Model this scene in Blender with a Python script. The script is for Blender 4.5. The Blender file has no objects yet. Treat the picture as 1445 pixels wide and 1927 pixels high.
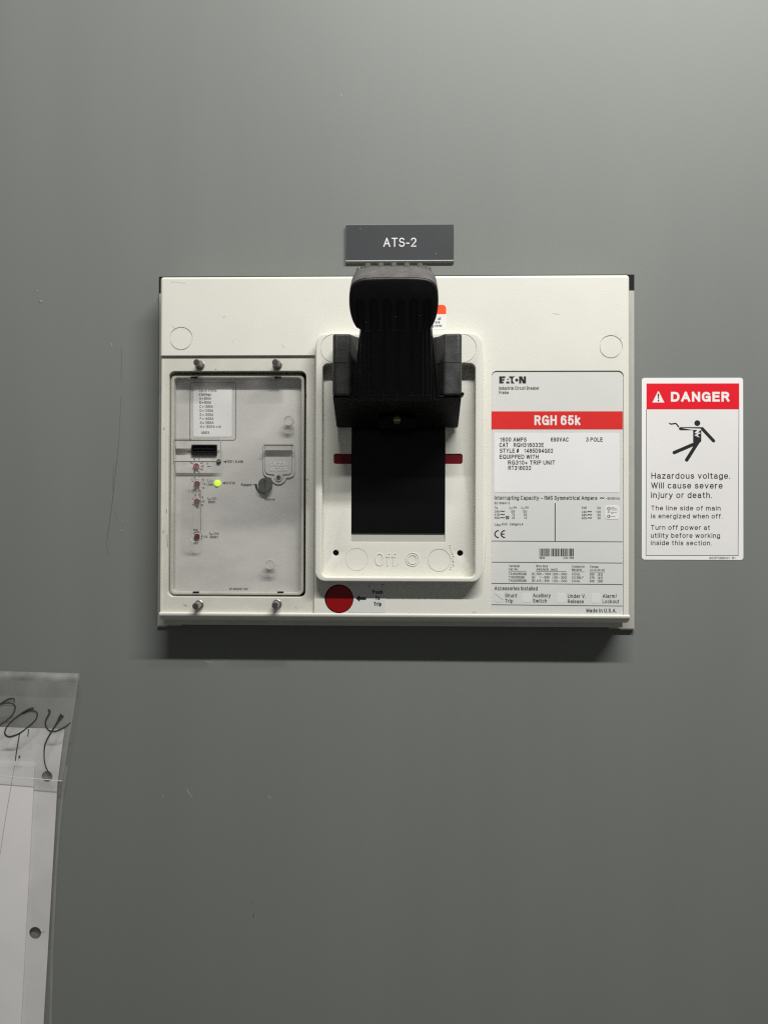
import bpy, bmesh, math, random
from mathutils import Vector, Matrix

random.seed(7)
scene = bpy.context.scene
COL = scene.collection

# ------------------------------------------------------------------ camera
F_PX, W_PX, H_PX, DIST = 1447.0, 1445.0, 1927.0, 671.0      # focal length in photo pixels, photo size, mm from panel
ROT = (Matrix.Rotation(0.024, 3, 'Z') @ Matrix.Rotation(math.pi / 2 + 0.0102, 3, 'X') @ Matrix.Rotation(0.003, 3, 'Z'))
cam = bpy.data.cameras.new('camera')
cam_o = bpy.data.objects.new('camera', cam)
COL.objects.link(cam_o)
cam_o.location = (0, -DIST * 0.001, 0)
cam_o.rotation_euler = ROT.to_euler()
cam.sensor_fit = 'VERTICAL'
cam.sensor_height = 36.0
cam.lens = 36.0 * F_PX / H_PX
cam.clip_start = 0.02
cam.clip_end = 50
scene.camera = cam_o

# ------------------------------------------------------------------ world and lamps
world = bpy.data.worlds.new('World')
scene.world = world
world.use_nodes = True
bg = world.node_tree.nodes['Background']
bg.inputs['Color'].default_value = (0.97, 1.0, 0.97, 1)
bg.inputs['Strength'].default_value = 0.098

ld = bpy.data.lights.new('ceiling_tube', 'AREA')            # the fluorescent tube above the aisle
ld.shape = 'RECTANGLE'
ld.size, ld.size_y = 1.25, 0.038
ld.energy = 39.5
ld.color = (1.0, 0.99, 0.955)
lo = bpy.data.objects.new('ceiling_tube', ld)
COL.objects.link(lo)
lo.location = (0.41, -0.90, 1.25)
lo.rotation_euler = (Vector((0.40, 0.0, -0.15)) - lo.location).to_track_quat('-Z', 'Y').to_euler()

scene.view_settings.view_transform = 'Standard'
scene.view_settings.look = 'None'
scene.view_settings.exposure = 0
scene.view_settings.gamma = 1
scene.view_settings.use_curve_mapping = False
scene.cycles.max_bounces = 8
scene.cycles.caustics_reflective = False
scene.cycles.caustics_refractive = False
scene.cycles.sample_clamp_indirect = 1.0
scene.cycles.transparent_max_bounces = 12
scene.cycles.use_denoising = False
scene.cycles.pixel_filter_type = 'BLACKMAN_HARRIS'
scene.cycles.filter_width = 1.25


# ------------------------------------------------------------------ measuring: a point of the photo at d mm in front of the panel -> X, Z in mm
def W(px, py, d):
    v = ROT @ Vector(((px - W_PX / 2) / F_PX, -(py - H_PX / 2) / F_PX, -1.0))
    t = (DIST - d) / v.y
    return Vector((v.x * t, v.z * t))


def box_at(x0, y0, x1, y1, d):
    ym, xm = (y0 + y1) / 2, (x0 + x1) / 2
    return W(x0, ym, d).x, W(xm, y1, d).y, W(x1, ym, d).x, W(xm, y0, d).y      # X0, Z0 (low), X1, Z1 (high)


def mm(px, d):
    return px * (DIST - d) / F_PX


# ------------------------------------------------------------------ materials
def mat(name, col, rough=0.5, metallic=0.0, spec=0.5, var=0.0, var_scale=40.0, bump=0.0, bump_scale=900.0, bump_dist=0.0006,
        rough_var=0.0, stretch=None, alpha=1.0, coat=0.0, dark=None, emit=0.0):
    m = bpy.data.materials.new(name)
    m.use_nodes = True
    nt = m.node_tree
    N, L = nt.nodes, nt.links
    b = N['Principled BSDF']
    b.inputs['Base Color'].default_value = (*col, 1)
    b.inputs['Roughness'].default_value = rough
    b.inputs['Metallic'].default_value = metallic
    b.inputs['Specular IOR Level'].default_value = spec
    b.inputs['Alpha'].default_value = alpha
    b.inputs['Coat Weight'].default_value = coat
    if emit:
        b.inputs['Emission Color'].default_value = (*col, 1)
        b.inputs['Emission Strength'].default_value = emit
    tc = N.new('ShaderNodeNewGeometry')
    src = tc.outputs['Position']
    if stretch:
        mp = N.new('ShaderNodeMapping')
        mp.inputs['Scale'].default_value = stretch
        L.new(src, mp.inputs['Vector'])
        src = mp.outputs['Vector']
    if var or rough_var:
        n = N.new('ShaderNodeTexNoise')
        n.inputs['Scale'].default_value = var_scale
        n.inputs['Detail'].default_value = 6
        n.inputs['Roughness'].default_value = 0.6
        L.new(src, n.inputs['Vector'])
        r = N.new('ShaderNodeValToRGB')
        r.color_ramp.elements[0].position = 0.3
        r.color_ramp.elements[1].position = 0.7
        lo_c = dark if dark else tuple(c * (1 - var) for c in col)
        r.color_ramp.elements[0].color = (*lo_c, 1)
        r.color_ramp.elements[1].color = (*[min(1, c * (1 + var)) for c in col], 1)
        L.new(n.outputs['Fac'], r.inputs['Fac'])
        if var:
            L.new(r.outputs['Color'], b.inputs['Base Color'])
        if rough_var:
            mr = N.new('ShaderNodeMapRange')
            mr.inputs['To Min'].default_value = max(0.02, rough - rough_var)
            mr.inputs['To Max'].default_value = rough + rough_var
            L.new(n.outputs['Fac'], mr.inputs['Value'])
            L.new(mr.outputs['Result'], b.inputs['Roughness'])
    if bump:
        n2 = N.new('ShaderNodeTexNoise')
        n2.inputs['Scale'].default_value = bump_scale
        n2.inputs['Detail'].default_value = 3
        L.new(tc.outputs['Position'], n2.inputs['Vector'])
        bp = N.new('ShaderNodeBump')
        bp.inputs['Strength'].default_value = bump
        bp.inputs['Distance'].default_value = bump_dist
        L.new(n2.outputs['Fac'], bp.inputs['Height'])
        L.new(bp.outputs['Normal'], b.inputs['Normal'])
    return m


def film(name, tint, haze, haze_col, rough=0.12, gloss=0.06, var_scale=30.0, var=0.5):
    """Clear plastic: light passes straight through, with a little milky haze and a gloss."""
    m = bpy.data.materials.new(name)
    m.use_nodes = True
    nt = m.node_tree
    N, L = nt.nodes, nt.links
    N.remove(N['Principled BSDF'])
    out = N['Material Output']
    tr = N.new('ShaderNodeBsdfTransparent')
    tr.inputs['Color'].default_value = (*tint, 1)
    di = N.new('ShaderNodeBsdfDiffuse')
    di.inputs['Color'].default_value = (*haze_col, 1)
    gl = N.new('ShaderNodeBsdfGlossy')
    gl.inputs['Roughness'].default_value = rough
    m1 = N.new('ShaderNodeMixShader')
    m2 = N.new('ShaderNodeMixShader')
    g = N.new('ShaderNodeNewGeometry')
    n = N.new('ShaderNodeTexNoise')
    n.inputs['Scale'].default_value = var_scale
    n.inputs['Detail'].default_value = 5
    mr = N.new('ShaderNodeMapRange')
    mr.inputs['From Min'].default_value = 0.3
    mr.inputs['From Max'].default_value = 0.7
    mr.inputs['To Min'].default_value = haze * (1 - var)
    mr.inputs['To Max'].default_value = haze * (1 + var)
    L.new(g.outputs['Position'], n.inputs['Vector'])
    L.new(n.outputs['Fac'], mr.inputs['Value'])
    L.new(mr.outputs['Result'], m1.inputs['Fac'])
    L.new(tr.outputs[0], m1.inputs[1])
    L.new(di.outputs[0], m1.inputs[2])
    m2.inputs['Fac'].default_value = gloss
    L.new(m1.outputs[0], m2.inputs[1])
    L.new(gl.outputs[0], m2.inputs[2])
    L.new(m2.outputs[0], out.inputs['Surface'])
    return m


M = {}
M['paint'] = mat('grey_paint', (0.181, 0.189, 0.179), 0.5, spec=0.22, var=0.045, var_scale=5, bump=0.10, bump_scale=420, bump_dist=0.0004, rough_var=0.05, stretch=(1.6, 1, 0.25))
M['beige'] = mat('beige_plastic', (0.69, 0.68, 0.615), 0.5, spec=0.35, var=0.03, var_scale=18, bump=0.16, bump_scale=700, bump_dist=0.0005, rough_var=0.06)
M['beige_dull'] = mat('dusty_beige_plastic', (0.58, 0.57, 0.505), 0.55, spec=0.3, var=0.06, var_scale=45, bump=0.18, bump_scale=700, bump_dist=0.0004)
M['steel_grey'] = mat('grey_plastic', (0.40, 0.39, 0.35), 0.5, var=0.05)
M['black_gap'] = mat('black_gaps_and_parts', (0.008, 0.008, 0.008), 0.7, spec=0.2)  # black fill for shaded gaps and holes, also for black parts
M['black'] = mat('black_moulded_plastic', (0.0045, 0.0045, 0.0045), 0.42, spec=0.12, var=0.3, var_scale=80, bump=0.15, bump_scale=1500, bump_dist=0.0003, rough_var=0.06)
M['black_worn'] = mat('worn_black_plastic', (0.038, 0.038, 0.038), 0.48, spec=0.45, var=0.45, var_scale=120, bump=0.4, bump_scale=1300, bump_dist=0.0005, dark=(0.019, 0.019, 0.019))
M['black_gloss'] = mat('glossy_black_plastic', (0.0035, 0.0035, 0.004), 0.3, spec=0.22, rough_var=0.05, var_scale=60)
M['grip_mid'] = mat('half_lit_grip_plastic', (0.06, 0.056, 0.055), 0.42, spec=0.5, var=0.3, var_scale=150)  # tone of the grip's teeth, with some top light put into the colour
M['black_stem'] = mat('black_stem_plastic', (0.010, 0.010, 0.010), 0.34, spec=0.35, var=0.2, var_scale=60)
M['grip_lit'] = mat('lit_grip_plastic', (0.092, 0.086, 0.085), 0.36, spec=0.7, var=0.35, var_scale=160, bump=0.3, bump_scale=1000, bump_dist=0.0004, rough_var=0.08)  # paler copy of the grip plastic, light from above put into its colour
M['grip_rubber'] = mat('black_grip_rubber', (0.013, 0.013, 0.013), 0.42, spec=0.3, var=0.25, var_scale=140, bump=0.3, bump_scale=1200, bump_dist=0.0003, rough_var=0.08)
M['flag_red'] = mat('dark_red_plastic', (0.14, 0.004, 0.008), 0.4, spec=0.3)
M['button_red'] = mat('red_button_plastic', (0.25, 0.003, 0.005), 0.3, spec=0.4, var=0.06, var_scale=60)
M['dial_red'] = mat('red_dial_plastic', (0.15, 0.006, 0.010), 0.4)
M['dial_pink'] = mat('red_dial_behind_plastic', (0.36, 0.09, 0.10), 0.5)
M['label_grey'] = mat('silver_grey_label', (0.64, 0.645, 0.62), 0.36, spec=0.5, var=0.02, var_scale=18, rough_var=0.05)
M['face_grey'] = mat('grey_lavender_faceplate', (0.53, 0.515, 0.495), 0.5, var=0.15, var_scale=14, stretch=(0.5, 1, 1.4))
M['box_white'] = mat('white_blank_sticker', (0.70, 0.685, 0.67), 0.4)
M['sticker'] = mat('white_sticker', (0.76, 0.755, 0.75), 0.38, var=0.015, var_scale=30)
M['sign_white'] = mat('white_vinyl', (0.80, 0.79, 0.775), 0.35, var=0.012, var_scale=20)
M['sign_inner'] = mat('white_vinyl_panel', (0.74, 0.725, 0.715), 0.35, var=0.02, var_scale=20)
M['sign_red'] = mat('red_vinyl', (0.72, 0.008, 0.022), 0.35, var=0.03, var_scale=20)
M['label_red'] = mat('red_ink', (0.66, 0.024, 0.022), 0.36, var=0.03, var_scale=20)
M['orange'] = mat('orange_ink', (0.90, 0.075, 0.008), 0.4)
M['ink'] = mat('black_ink', (0.012, 0.012, 0.014), 0.45)
M['ink_soft'] = mat('faded_black_ink', (0.03, 0.03, 0.03), 0.5)
M['ink_faint'] = mat('grey_ink', (0.13, 0.13, 0.13), 0.5)
M['plate_grey'] = mat('charcoal_laminate', (0.040, 0.042, 0.046), 0.5, spec=0.25, var=0.06, var_scale=40)
M['plate_core'] = mat('white_laminate_core', (0.72, 0.72, 0.71), 0.4)
M['plate_edge'] = mat('laminate_edge', (0.20, 0.21, 0.19), 0.5)
M['metal'] = mat('zinc_steel', (0.34, 0.33, 0.31), 0.34, metallic=0.85, var=0.25, var_scale=300, rough_var=0.1)
M['metal_dark'] = mat('dark_steel', (0.12, 0.12, 0.12), 0.4, metallic=0.7)
M['brass'] = mat('brass_screw', (0.50, 0.38, 0.16), 0.35, metallic=0.9)
M['knob'] = mat('dark_grey_knob', (0.055, 0.06, 0.058), 0.5, var=0.15, var_scale=200)
M['led'] = mat('lit_green_lamp', (0.50, 1.0, 0.0), 0.3, emit=0.9)
M['paper'] = mat('white_paper', (0.84, 0.815, 0.82), 0.85, spec=0.2, var=0.02, var_scale=12, bump=0.35, bump_scale=5, bump_dist=0.012)
M['paper_grey'] = mat('greyish_paper', (0.70, 0.68, 0.68), 0.85, spec=0.2, var=0.06, var_scale=14, bump=0.45, bump_scale=6, bump_dist=0.012)
M['clear'] = film('clear_cover_plastic', (0.99, 0.99, 0.985), 0.045, (0.66, 0.65, 0.64), rough=0.18, gloss=0.02, var_scale=34, var=1.0)
M['clear_rim'] = film('clear_plastic_edge', (0.9, 0.9, 0.88), 0.55, (0.66, 0.655, 0.60), rough=0.2, gloss=0.05, var=0.25)
M['clear_wall'] = film('clear_plastic_wall', (0.25, 0.25, 0.24), 0.25, (0.55, 0.55, 0.5), rough=0.15, gloss=0.04, var=0.2)
M['pouch'] = film('clear_pouch_film', (0.985, 0.985, 0.98), 0.045, (0.75, 0.74, 0.72), rough=0.2, gloss=0.03, var_scale=22, var=0.5)
M['pouch_flap'] = film('cloudy_pouch_flap', (0.985, 0.985, 0.98), 0.15, (0.72, 0.71, 0.69), rough=0.25, gloss=0.05, var_scale=26, var=0.5)
M['pouch_edge'] = film('clear_pouch_edge', (0.93, 0.93, 0.92), 0.14, (0.80, 0.80, 0.78), rough=0.15, gloss=0.06, var=0.3)
M['pouch_roll'] = film('clear_pouch_fold', (0.95, 0.95, 0.94), 0.20, (0.80, 0.79, 0.76), rough=0.28, gloss=0.30, var_scale=60, var=0.5)
M['marker'] = mat('black_marker_ink', (0.045, 0.043, 0.046), 0.5)
M['tan_mark'] = mat('tan_mark', (0.50, 0.42, 0.27), 0.6)
M['scuff_grey'] = mat('grey_scuff', (0.36, 0.35, 0.32), 0.6)
M['scratch'] = mat('scratched_paint_dark', (0.085, 0.09, 0.08), 0.6)
M['scratch_light'] = mat('scratched_paint_light', (0.36, 0.37, 0.34), 0.6)


# ------------------------------------------------------------------ mesh helpers (all shapes in mm, X right, d out of the panel, Z up)
class Acc:
    """Collects verts (X, d, Z in mm) and faces with material slots; build() links them as ONE mesh object."""

    def __init__(s):
        s.v, s.f, s.mi, s.mats, s.sm = [], [], [], [], []

    def slot(s, m):
        if m not in s.mats:
            s.mats.append(m)
        return s.mats.index(m)

    def add(s, verts, faces, m, smooth=False):
        o = len(s.v)
        k = s.slot(m)
        s.v += [tuple(v) for v in verts]
        for f in faces:
            s.f.append([i + o for i in f])
            s.mi.append(k)
            s.sm.append(smooth)
        return s

    def build(s, name, parent=None, bevel=0.0, segs=3, smooth=False, angle=35, label=None):
        me = bpy.data.meshes.new(name)
        xs = [v[0] for v in s.v]; ds = [v[1] for v in s.v]; zs = [v[2] for v in s.v]
        o0 = Vector(((min(xs) + max(xs)) / 2, -min(ds), (min(zs) + max(zs)) / 2)) * 0.001
        me.from_pydata([(v[0] * .001 - o0.x, -v[1] * .001 - o0.y, v[2] * .001 - o0.z) for v in s.v], [], s.f)
        for m in s.mats:
            me.materials.append(M[m])
        for p, k, sm in zip(me.polygons, s.mi, s.sm):
            p.material_index = k
            p.use_smooth = sm or smooth or bevel > 0
        bm = bmesh.new()
        bm.from_mesh(me)
        if bevel > 0 or smooth:
            bmesh.ops.remove_doubles(bm, verts=bm.verts, dist=1e-6)
        bm.to_mesh(me)
        bm.free()
        me.update()
        ob = bpy.data.objects.new(name, me)
        COL.objects.link(ob)
        ORG[ob.name] = o0
        ob.location = o0 - (ORG[parent.name] if parent else Vector())
        if parent:
            ob.parent = parent
        if bevel > 0:
            md = ob.modifiers.new('bevel', 'BEVEL')
            md.width = bevel * .001
            md.segments = segs
            md.limit_method = 'ANGLE'
            md.angle_limit = math.radians(angle)
            md.harden_normals = True
        if label:
            ob['label'] = label
        return ob


ORG = {}


def empty(name, x, d, z, parent=None):
    e = bpy.data.objects.new(name, None)
    COL.objects.link(e)
    o = Vector((x, -d, z)) * .001
    ORG[e.name] = o
    e.location = o - (ORG[parent.name] if parent else Vector())
    e.empty_display_size = 0.02
    if parent:
        e.parent = parent
    return e


def tag(o, label, cat, group=None, kind=None):
    o['label'] = label
    o['category'] = cat
    if group:
        o['group'] = group
    if kind:
        o['kind'] = kind
    return o


def rr(X0, Z0, X1, Z1, r=0.0, n=8, corners='abcd'):
    """Rounded rectangle outline, counter-clockwise seen from the viewer. corners: a = low left, b = low right, c = high right, d = high left."""
    if r <= 0:
        return [(X0, Z0), (X1, Z0), (X1, Z1), (X0, Z1)]
    pts = []
    for k, cx, cz, a0 in (('a', X0 + r, Z0 + r, 180), ('b', X1 - r, Z0 + r, 270), ('c', X1 - r, Z1 - r, 0), ('d', X0 + r, Z1 - r, 90)):
        if k in corners:
            for i in range(n + 1):
                a = math.radians(a0 + 90 * i / n)
                pts.append((cx + r * math.cos(a), cz + r * math.sin(a)))
        else:
            pts.append((X0 if k in 'ad' else X1, Z0 if k in 'ab' else Z1))
    return pts


def circ(cx, cz, r, n=40):
    return [(cx + r * math.cos(2 * math.pi * i / n), cz + r * math.sin(2 * math.pi * i / n)) for i in range(n)]


def curve_mesh(loops, thick, bev=0.0, res=2):
    c = bpy.data.curves.new('tmp', 'CURVE')
    c.dimensions = '2D'
    c.fill_mode = 'BOTH'
    c.extrude = max(0.0, thick / 2 - bev)
    c.bevel_depth = bev
    c.bevel_resolution = res
    c.offset = -bev
    for lp in loops:
        s = c.splines.new('POLY')
        s.points.add(len(lp) - 1)
        for p, q in zip(s.points, lp):
            p.co = (q[0], q[1], 0, 1)
        s.use_cyclic_u = True
    o = bpy.data.objects.new('tmp', c)
    me = bpy.data.meshes.new_from_object(o)
    vs = [tuple(v.co) for v in me.vertices]
    fs = [tuple(p.vertices) for p in me.polygons]
    bpy.data.objects.remove(o)
    bpy.data.curves.remove(c)
    bpy.data.meshes.remove(me)
    return vs, fs


def plate(acc, loops, d0, d1, m, bev=0.0, res=2):
    """Flat plate between d0 and d1 whose outline is loops[0] and whose holes are the other loops."""
    vs, fs = curve_mesh(loops, d1 - d0, bev, res)
    dm = (d0 + d1) / 2
    acc.add([(x, dm + z, y) for x, y, z in vs], fs, m, False)
    return acc


def sheet(acc, loops, d, m):
    """Printed area lying on a surface: a flat fill at distance d."""
    c = bpy.data.curves.new('tmp', 'CURVE')
    c.dimensions = '2D'
    c.fill_mode = 'BOTH'
    for lp in loops:
        s = c.splines.new('POLY')
        s.points.add(len(lp) - 1)
        for p, q in zip(s.points, lp):
            p.co = (q[0], q[1], 0, 1)
        s.use_cyclic_u = True
    o = bpy.data.objects.new('tmp', c)
    me = bpy.data.meshes.new_from_object(o)
    acc.add([(v.co.x, d, v.co.y) for v in me.vertices], [tuple(p.vertices) for p in me.polygons], m)
    bpy.data.objects.remove(o)
    bpy.data.curves.remove(c)
    bpy.data.meshes.remove(me)
    return acc


# ---- lettering: a plain grotesque drawn with strokes of even width (cap height = 1)
def arc(cx, cy, rx, ry, a0, a1):
    n = max(4, int(abs(a1 - a0) / 22))
    out = []
    for i in range(n + 1):
        t = math.radians(a0 + (a1 - a0) * i / n)
        c_, s_ = math.cos(t), math.sin(t)
        k = (abs(c_) ** 2.35 + abs(s_) ** 2.35) ** (-1 / 2.35)
        out.append((cx + rx * c_ * k, cy + ry * s_ * k))
    return out


XH = 0.73
OV = lambda cx, cy, rx, ry: ('o', arc(cx, cy, rx, ry, 0, 360)[:-1])
BOWL = OV(.25, .365, .25, .365)
GLYPH = {
    'A': (.70, [[(0, 0), (.35, 1)], [(.35, 1), (.70, 0)], [(.13, .33), (.57, .33)]]),
    'B': (.58, [[(0, 0), (0, 1)], [(0, 1), (.3, 1)] + arc(.32, .765, .21, .235, 85, -85) + [(.3, .53), (0, .53)], [(.3, .53)] + arc(.34, .265, .24, .265, 85, -85) + [(.3, 0), (0, 0)]]),
    'C': (.64, [arc(.34, .5, .34, .5, 42, 318)]),
    'D': (.64, [('o', [(0, 0), (0, 1), (.26, 1)] + arc(.28, .5, .36, .5, 85, -85) + [(.26, 0)])]),
    'E': (.52, [[(.52, 1), (0, 1), (0, 0), (.52, 0)], [(0, .53), (.47, .53)]]),
    'F': (.48, [[(.48, 1), (0, 1), (0, 0)], [(0, .52), (.42, .52)]]),
    'G': (.68, [arc(.34, .5, .34, .5, 42, 330), [(.40, .47), (.68, .47), (.68, 0)]]),
    'H': (.60, [[(0, 0), (0, 1)], [(.6, 0), (.6, 1)], [(0, .53), (.6, .53)]]),
    'I': (0.0, [[(0, 0), (0, 1)]]),
    'J': (.42, [[(.42, 1)] + arc(.21, .25, .21, .25, 0, -170)]),
    'K': (.60, [[(0, 0), (0, 1)], [(.56, 1), (0, .36)], [(.2, .58), (.6, 0)]]),
    'L': (.48, [[(0, 1), (0, 0), (.48, 0)]]),
    'M': (.70, [[(0, 0), (0, 1)], [(0, 1), (.35, .1)], [(.35, .1), (.7, 1)], [(.7, 1), (.7, 0)]]),
    'N': (.60, [[(0, 0), (0, 1)], [(0, 1), (.6, 0)], [(.6, 0), (.6, 1)]]),
    'O': (.70, [OV(.35, .5, .35, .5)]),
    'P': (.54, [[(0, 0), (0, 1)], [(0, 1), (.28, 1)] + arc(.29, .74, .25, .26, 85, -85) + [(.28, .48), (0, .48)]]),
    'Q': (.70, [OV(.35, .5, .35, .5), [(.44, .22), (.68, -.02)]]),
    'R': (.58, [[(0, 0), (0, 1)], [(0, 1), (.3, 1)] + arc(.31, .75, .25, .25, 85, -85) + [(.3, .5), (0, .5)], [(.34, .5), (.58, 0)]]),
    'S': (.56, [arc(.28, .755, .25, .245, 22, 262) + arc(.28, .26, .28, .26, 82, -160)]),
    'T': (.58, [[(0, 1), (.58, 1)], [(.29, 1), (.29, 0)]]),
    'U': (.60, [[(0, 1)] + arc(.3, .3, .3, .3, 180, 360) + [(.6, 1)]]),
    'V': (.62, [[(0, 1), (.31, 0)], [(.31, 0), (.62, 1)]]),
    'W': (.94, [[(0, 1), (.23, 0)], [(.23, 0), (.47, 1)], [(.47, 1), (.71, 0)], [(.71, 0), (.94, 1)]]),
    'X': (.60, [[(0, 0), (.6, 1)], [(0, 1), (.6, 0)]]),
    'Y': (.62, [[(0, 1), (.31, .45), (.62, 1)], [(.31, .45), (.31, 0)]]),
    'Z': (.56, [[(0, 1), (.56, 1)], [(.56, 1), (0, 0)], [(0, 0), (.56, 0)]]),
    '0': (.52, [OV(.26, .5, .26, .5)]),
    '1': (.30, [[(.02, .74), (.22, .86), (.28, 1), (.28, 0)]]),
    '2': (.52, [arc(.26, .72, .25, .28, 165, -28) + [(.0, 0), (.52, 0)]]),
    '3': (.52, [arc(.25, .765, .22, .235, 160, -85) + arc(.25, .265, .265, .265, 85, -160)]),
    '4': (.54, [[(.40, 0), (.40, 1)], [(.40, 1), (0, .27)], [(0, .27), (.54, .27)]]),
    '5': (.52, [[(.46, 1), (.09, 1), (.04, .5)], arc(.26, .32, .26, .32, 150, -155)]),
    '6': (.52, [OV(.26, .31, .26, .31), arc(.27, .6, .27, .4, 45, 185) + [(0, .31)]]),
    '7': (.52, [[(0, 1), (.52, 1)], [(.52, 1), (.17, 0)]]),
    '8': (.52, [OV(.26, .77, .22, .23), OV(.26, .27, .26, .27)]),
    '9': (.52, [OV(.26, .69, .26, .31), arc(.25, .4, .27, .4, -135, 5) + [(.52, .69)]]),
    'a': (.47, [arc(.235, .51, .2, .22, 160, 5) + [(.435, .4), (.435, .08), (.47, 0)], [(.435, .42), (.2, .40)] + arc(.2, .2, .2, .2, 100, 290) + [(.36, .06), (.435, .2)]]),
    'b': (.50, [[(0, 0), (0, 1)], BOWL]),
    'c': (.47, [arc(.25, .365, .25, .365, 45, 315)]),
    'd': (.50, [[(.5, 0), (.5, 1)], BOWL]),
    'e': (.50, [[(.02, .37), (.46, .37)], arc(.25, .365, .25, .365, 0, 318)]),
    'f': (.28, [[(.28, 1)] + arc(.26, .84, .15, .16, 95, 180) + [(.11, 0)], [(0, XH), (.26, XH)]]),
    'g': (.50, [BOWL, [(.5, XH)] + arc(.25, -.05, .25, .22, 0, -155)]),
    'h': (.45, [[(0, 0), (0, 1)], arc(.225, .47, .225, .26, 180, 0) + [(.45, 0)]]),
    'i': (0.0, [[(0, 0), (0, XH)], [(0, 1), (0, .97)]]),
    'j': (.10, [[(.1, XH), (.1, -.15), (.04, -.27), (-.04, -.27)], [(.1, 1), (.1, .97)]]),
    'k': (.46, [[(0, 0), (0, 1)], [(.42, XH), (0, .27)], [(.15, .43), (.46, 0)]]),
    'l': (0.0, [[(0, 0), (0, 1)]]),
    'm': (.76, [[(0, 0), (0, XH)], arc(.19, .48, .19, .25, 180, 0) + [(.38, 0)], arc(.57, .48, .19, .25, 180, 0) + [(.76, 0)]]),
    'n': (.45, [[(0, 0), (0, XH)], arc(.225, .47, .225, .26, 180, 0) + [(.45, 0)]]),
    'o': (.52, [OV(.26, .365, .26, .365)]),
    'p': (.50, [[(0, -.27), (0, XH)], BOWL]),
    'q': (.50, [[(.5, -.27), (.5, XH)], BOWL]),
    'r': (.26, [[(0, 0), (0, XH)], arc(.24, .43, .24, .30, 180, 85)]),
    's': (.44, [arc(.22, .545, .19, .185, 20, 262) + arc(.22, .19, .22, .19, 82, -160)]),
    't': (.28, [[(.11, .94), (.11, .16)] + arc(.25, .15, .14, .15, 190, 275), [(0, XH), (.27, XH)]]),
    'u': (.45, [[(0, XH)] + arc(.225, .26, .225, .26, 180, 360) + [(.45, .26)], [(.45, 0), (.45, XH)]]),
    'v': (.48, [[(0, XH), (.24, 0)], [(.24, 0), (.48, XH)]]),
    'w': (.74, [[(0, XH), (.18, 0)], [(.18, 0), (.37, XH)], [(.37, XH), (.56, 0)], [(.56, 0), (.74, XH)]]),
    'x': (.46, [[(0, 0), (.46, XH)], [(0, XH), (.46, 0)]]),
    'y': (.48, [[(0, XH), (.25, 0)], [(.48, XH), (.22, -.1), (.15, -.25), (0, -.27)]]),
    'z': (.44, [[(0, XH), (.44, XH)], [(.44, XH), (0, 0)], [(0, 0), (.44, 0)]]),
    '.': (0.0, [[(0, 0), (0, .001)]]),
    ',': (0.0, [[(0, 0), (-.04, -.14)]]),
    ':': (0.0, [[(0, 0), (0, .001)], [(0, .62), (0, .621)]]),
    '/': (.28, [[(0, 0), (.28, 1)]]),
    '(': (.18, [[(.18, 1), (.04, .78), (0, .4), (.04, .02), (.18, -.2)]]),
    ')': (.18, [[(0, 1), (.14, .78), (.18, .4), (.14, .02), (0, -.2)]]),
    '[': (.14, [[(.14, 1), (0, 1), (0, -.18), (.14, -.18)]]),
    ']': (.14, [[(0, 1), (.14, 1), (.14, -.18), (0, -.18)]]),
    '#': (.56, [[(.1, 0), (.24, 1)], [(.32, 0), (.46, 1)], [(0, .32), (.52, .32)], [(.04, .68), (.56, .68)]]),
    '+': (.5, [[(.25, .08), (.25, .62)], [(0, .35), (.5, .35)]]),
    '=': (.5, [[(0, .22), (.5, .22)], [(0, .5), (.5, .5)]]),
    '-': (.28, [[(0, .38), (.28, .38)]]),
    '\u2013': (.52, [[(0, .36), (.52, .36)]]),
    '~': (.9, [[(0, .24), (.1, .36), (.25, .40), (.45, .32), (.65, .24), (.8, .28), (.9, .40)]]),
}


def stroke(acc, P, w, d, m, closed=False, raise_=0.0):
    """Even-width stroke through the points P (mm) with mitred corners and square ends; raised letters get side walls."""
    P = [Vector(p) for p in P]
    P = [p for i, p in enumerate(P) if i == 0 or (p - P[i - 1]).length > 1e-5]
    if len(P) < 2:
        P = [P[0], P[0] + Vector((0, 1e-4))]
    n = len(P)
    h = w / 2
    if not closed:
        P[0] = P[0] - (P[1] - P[0]).normalized() * h
        P[-1] = P[-1] + (P[-1] - P[-2]).normalized() * h
    Lf, Rt = [], []
    for i in range(n):
        e1 = (P[i] - P[i - 1]).normalized() if (closed or i > 0) else (P[1] - P[0]).normalized()
        e2 = (P[(i + 1) % n] - P[i]).normalized() if (closed or i < n - 1) else e1
        n1, n2 = Vector((-e1.y, e1.x)), Vector((-e2.y, e2.x))
        q = n1 + n2
        q = q.normalized() if q.length > 1e-6 else n1
        k = q * (h / max(0.62, q.dot(n1)))
        Lf.append(P[i] + k)
        Rt.append(P[i] - k)
    top = d + raise_
    vs = [(p.x, top, p.y) for p in Lf] + [(p.x, top, p.y) for p in Rt]
    fs = []
    R_ = range(n if closed else n - 1)
    for i in R_:
        j = (i + 1) % n
        fs.append((i, n + i, n + j, j))
    if raise_:
        vs += [(p.x, d, p.y) for p in Lf] + [(p.x, d, p.y) for p in Rt]
        for i in R_:
            j = (i + 1) % n
            fs.append((i, j, 2 * n + j, 2 * n + i))
            fs.append((n + j, n + i, 3 * n + i, 3 * n + j))
        if not closed:
            fs += [(0, 2 * n, 3 * n, n), (n - 1, 2 * n - 1, 4 * n - 1, 3 * n - 1)]
    acc.add(vs, fs, m)


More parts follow.
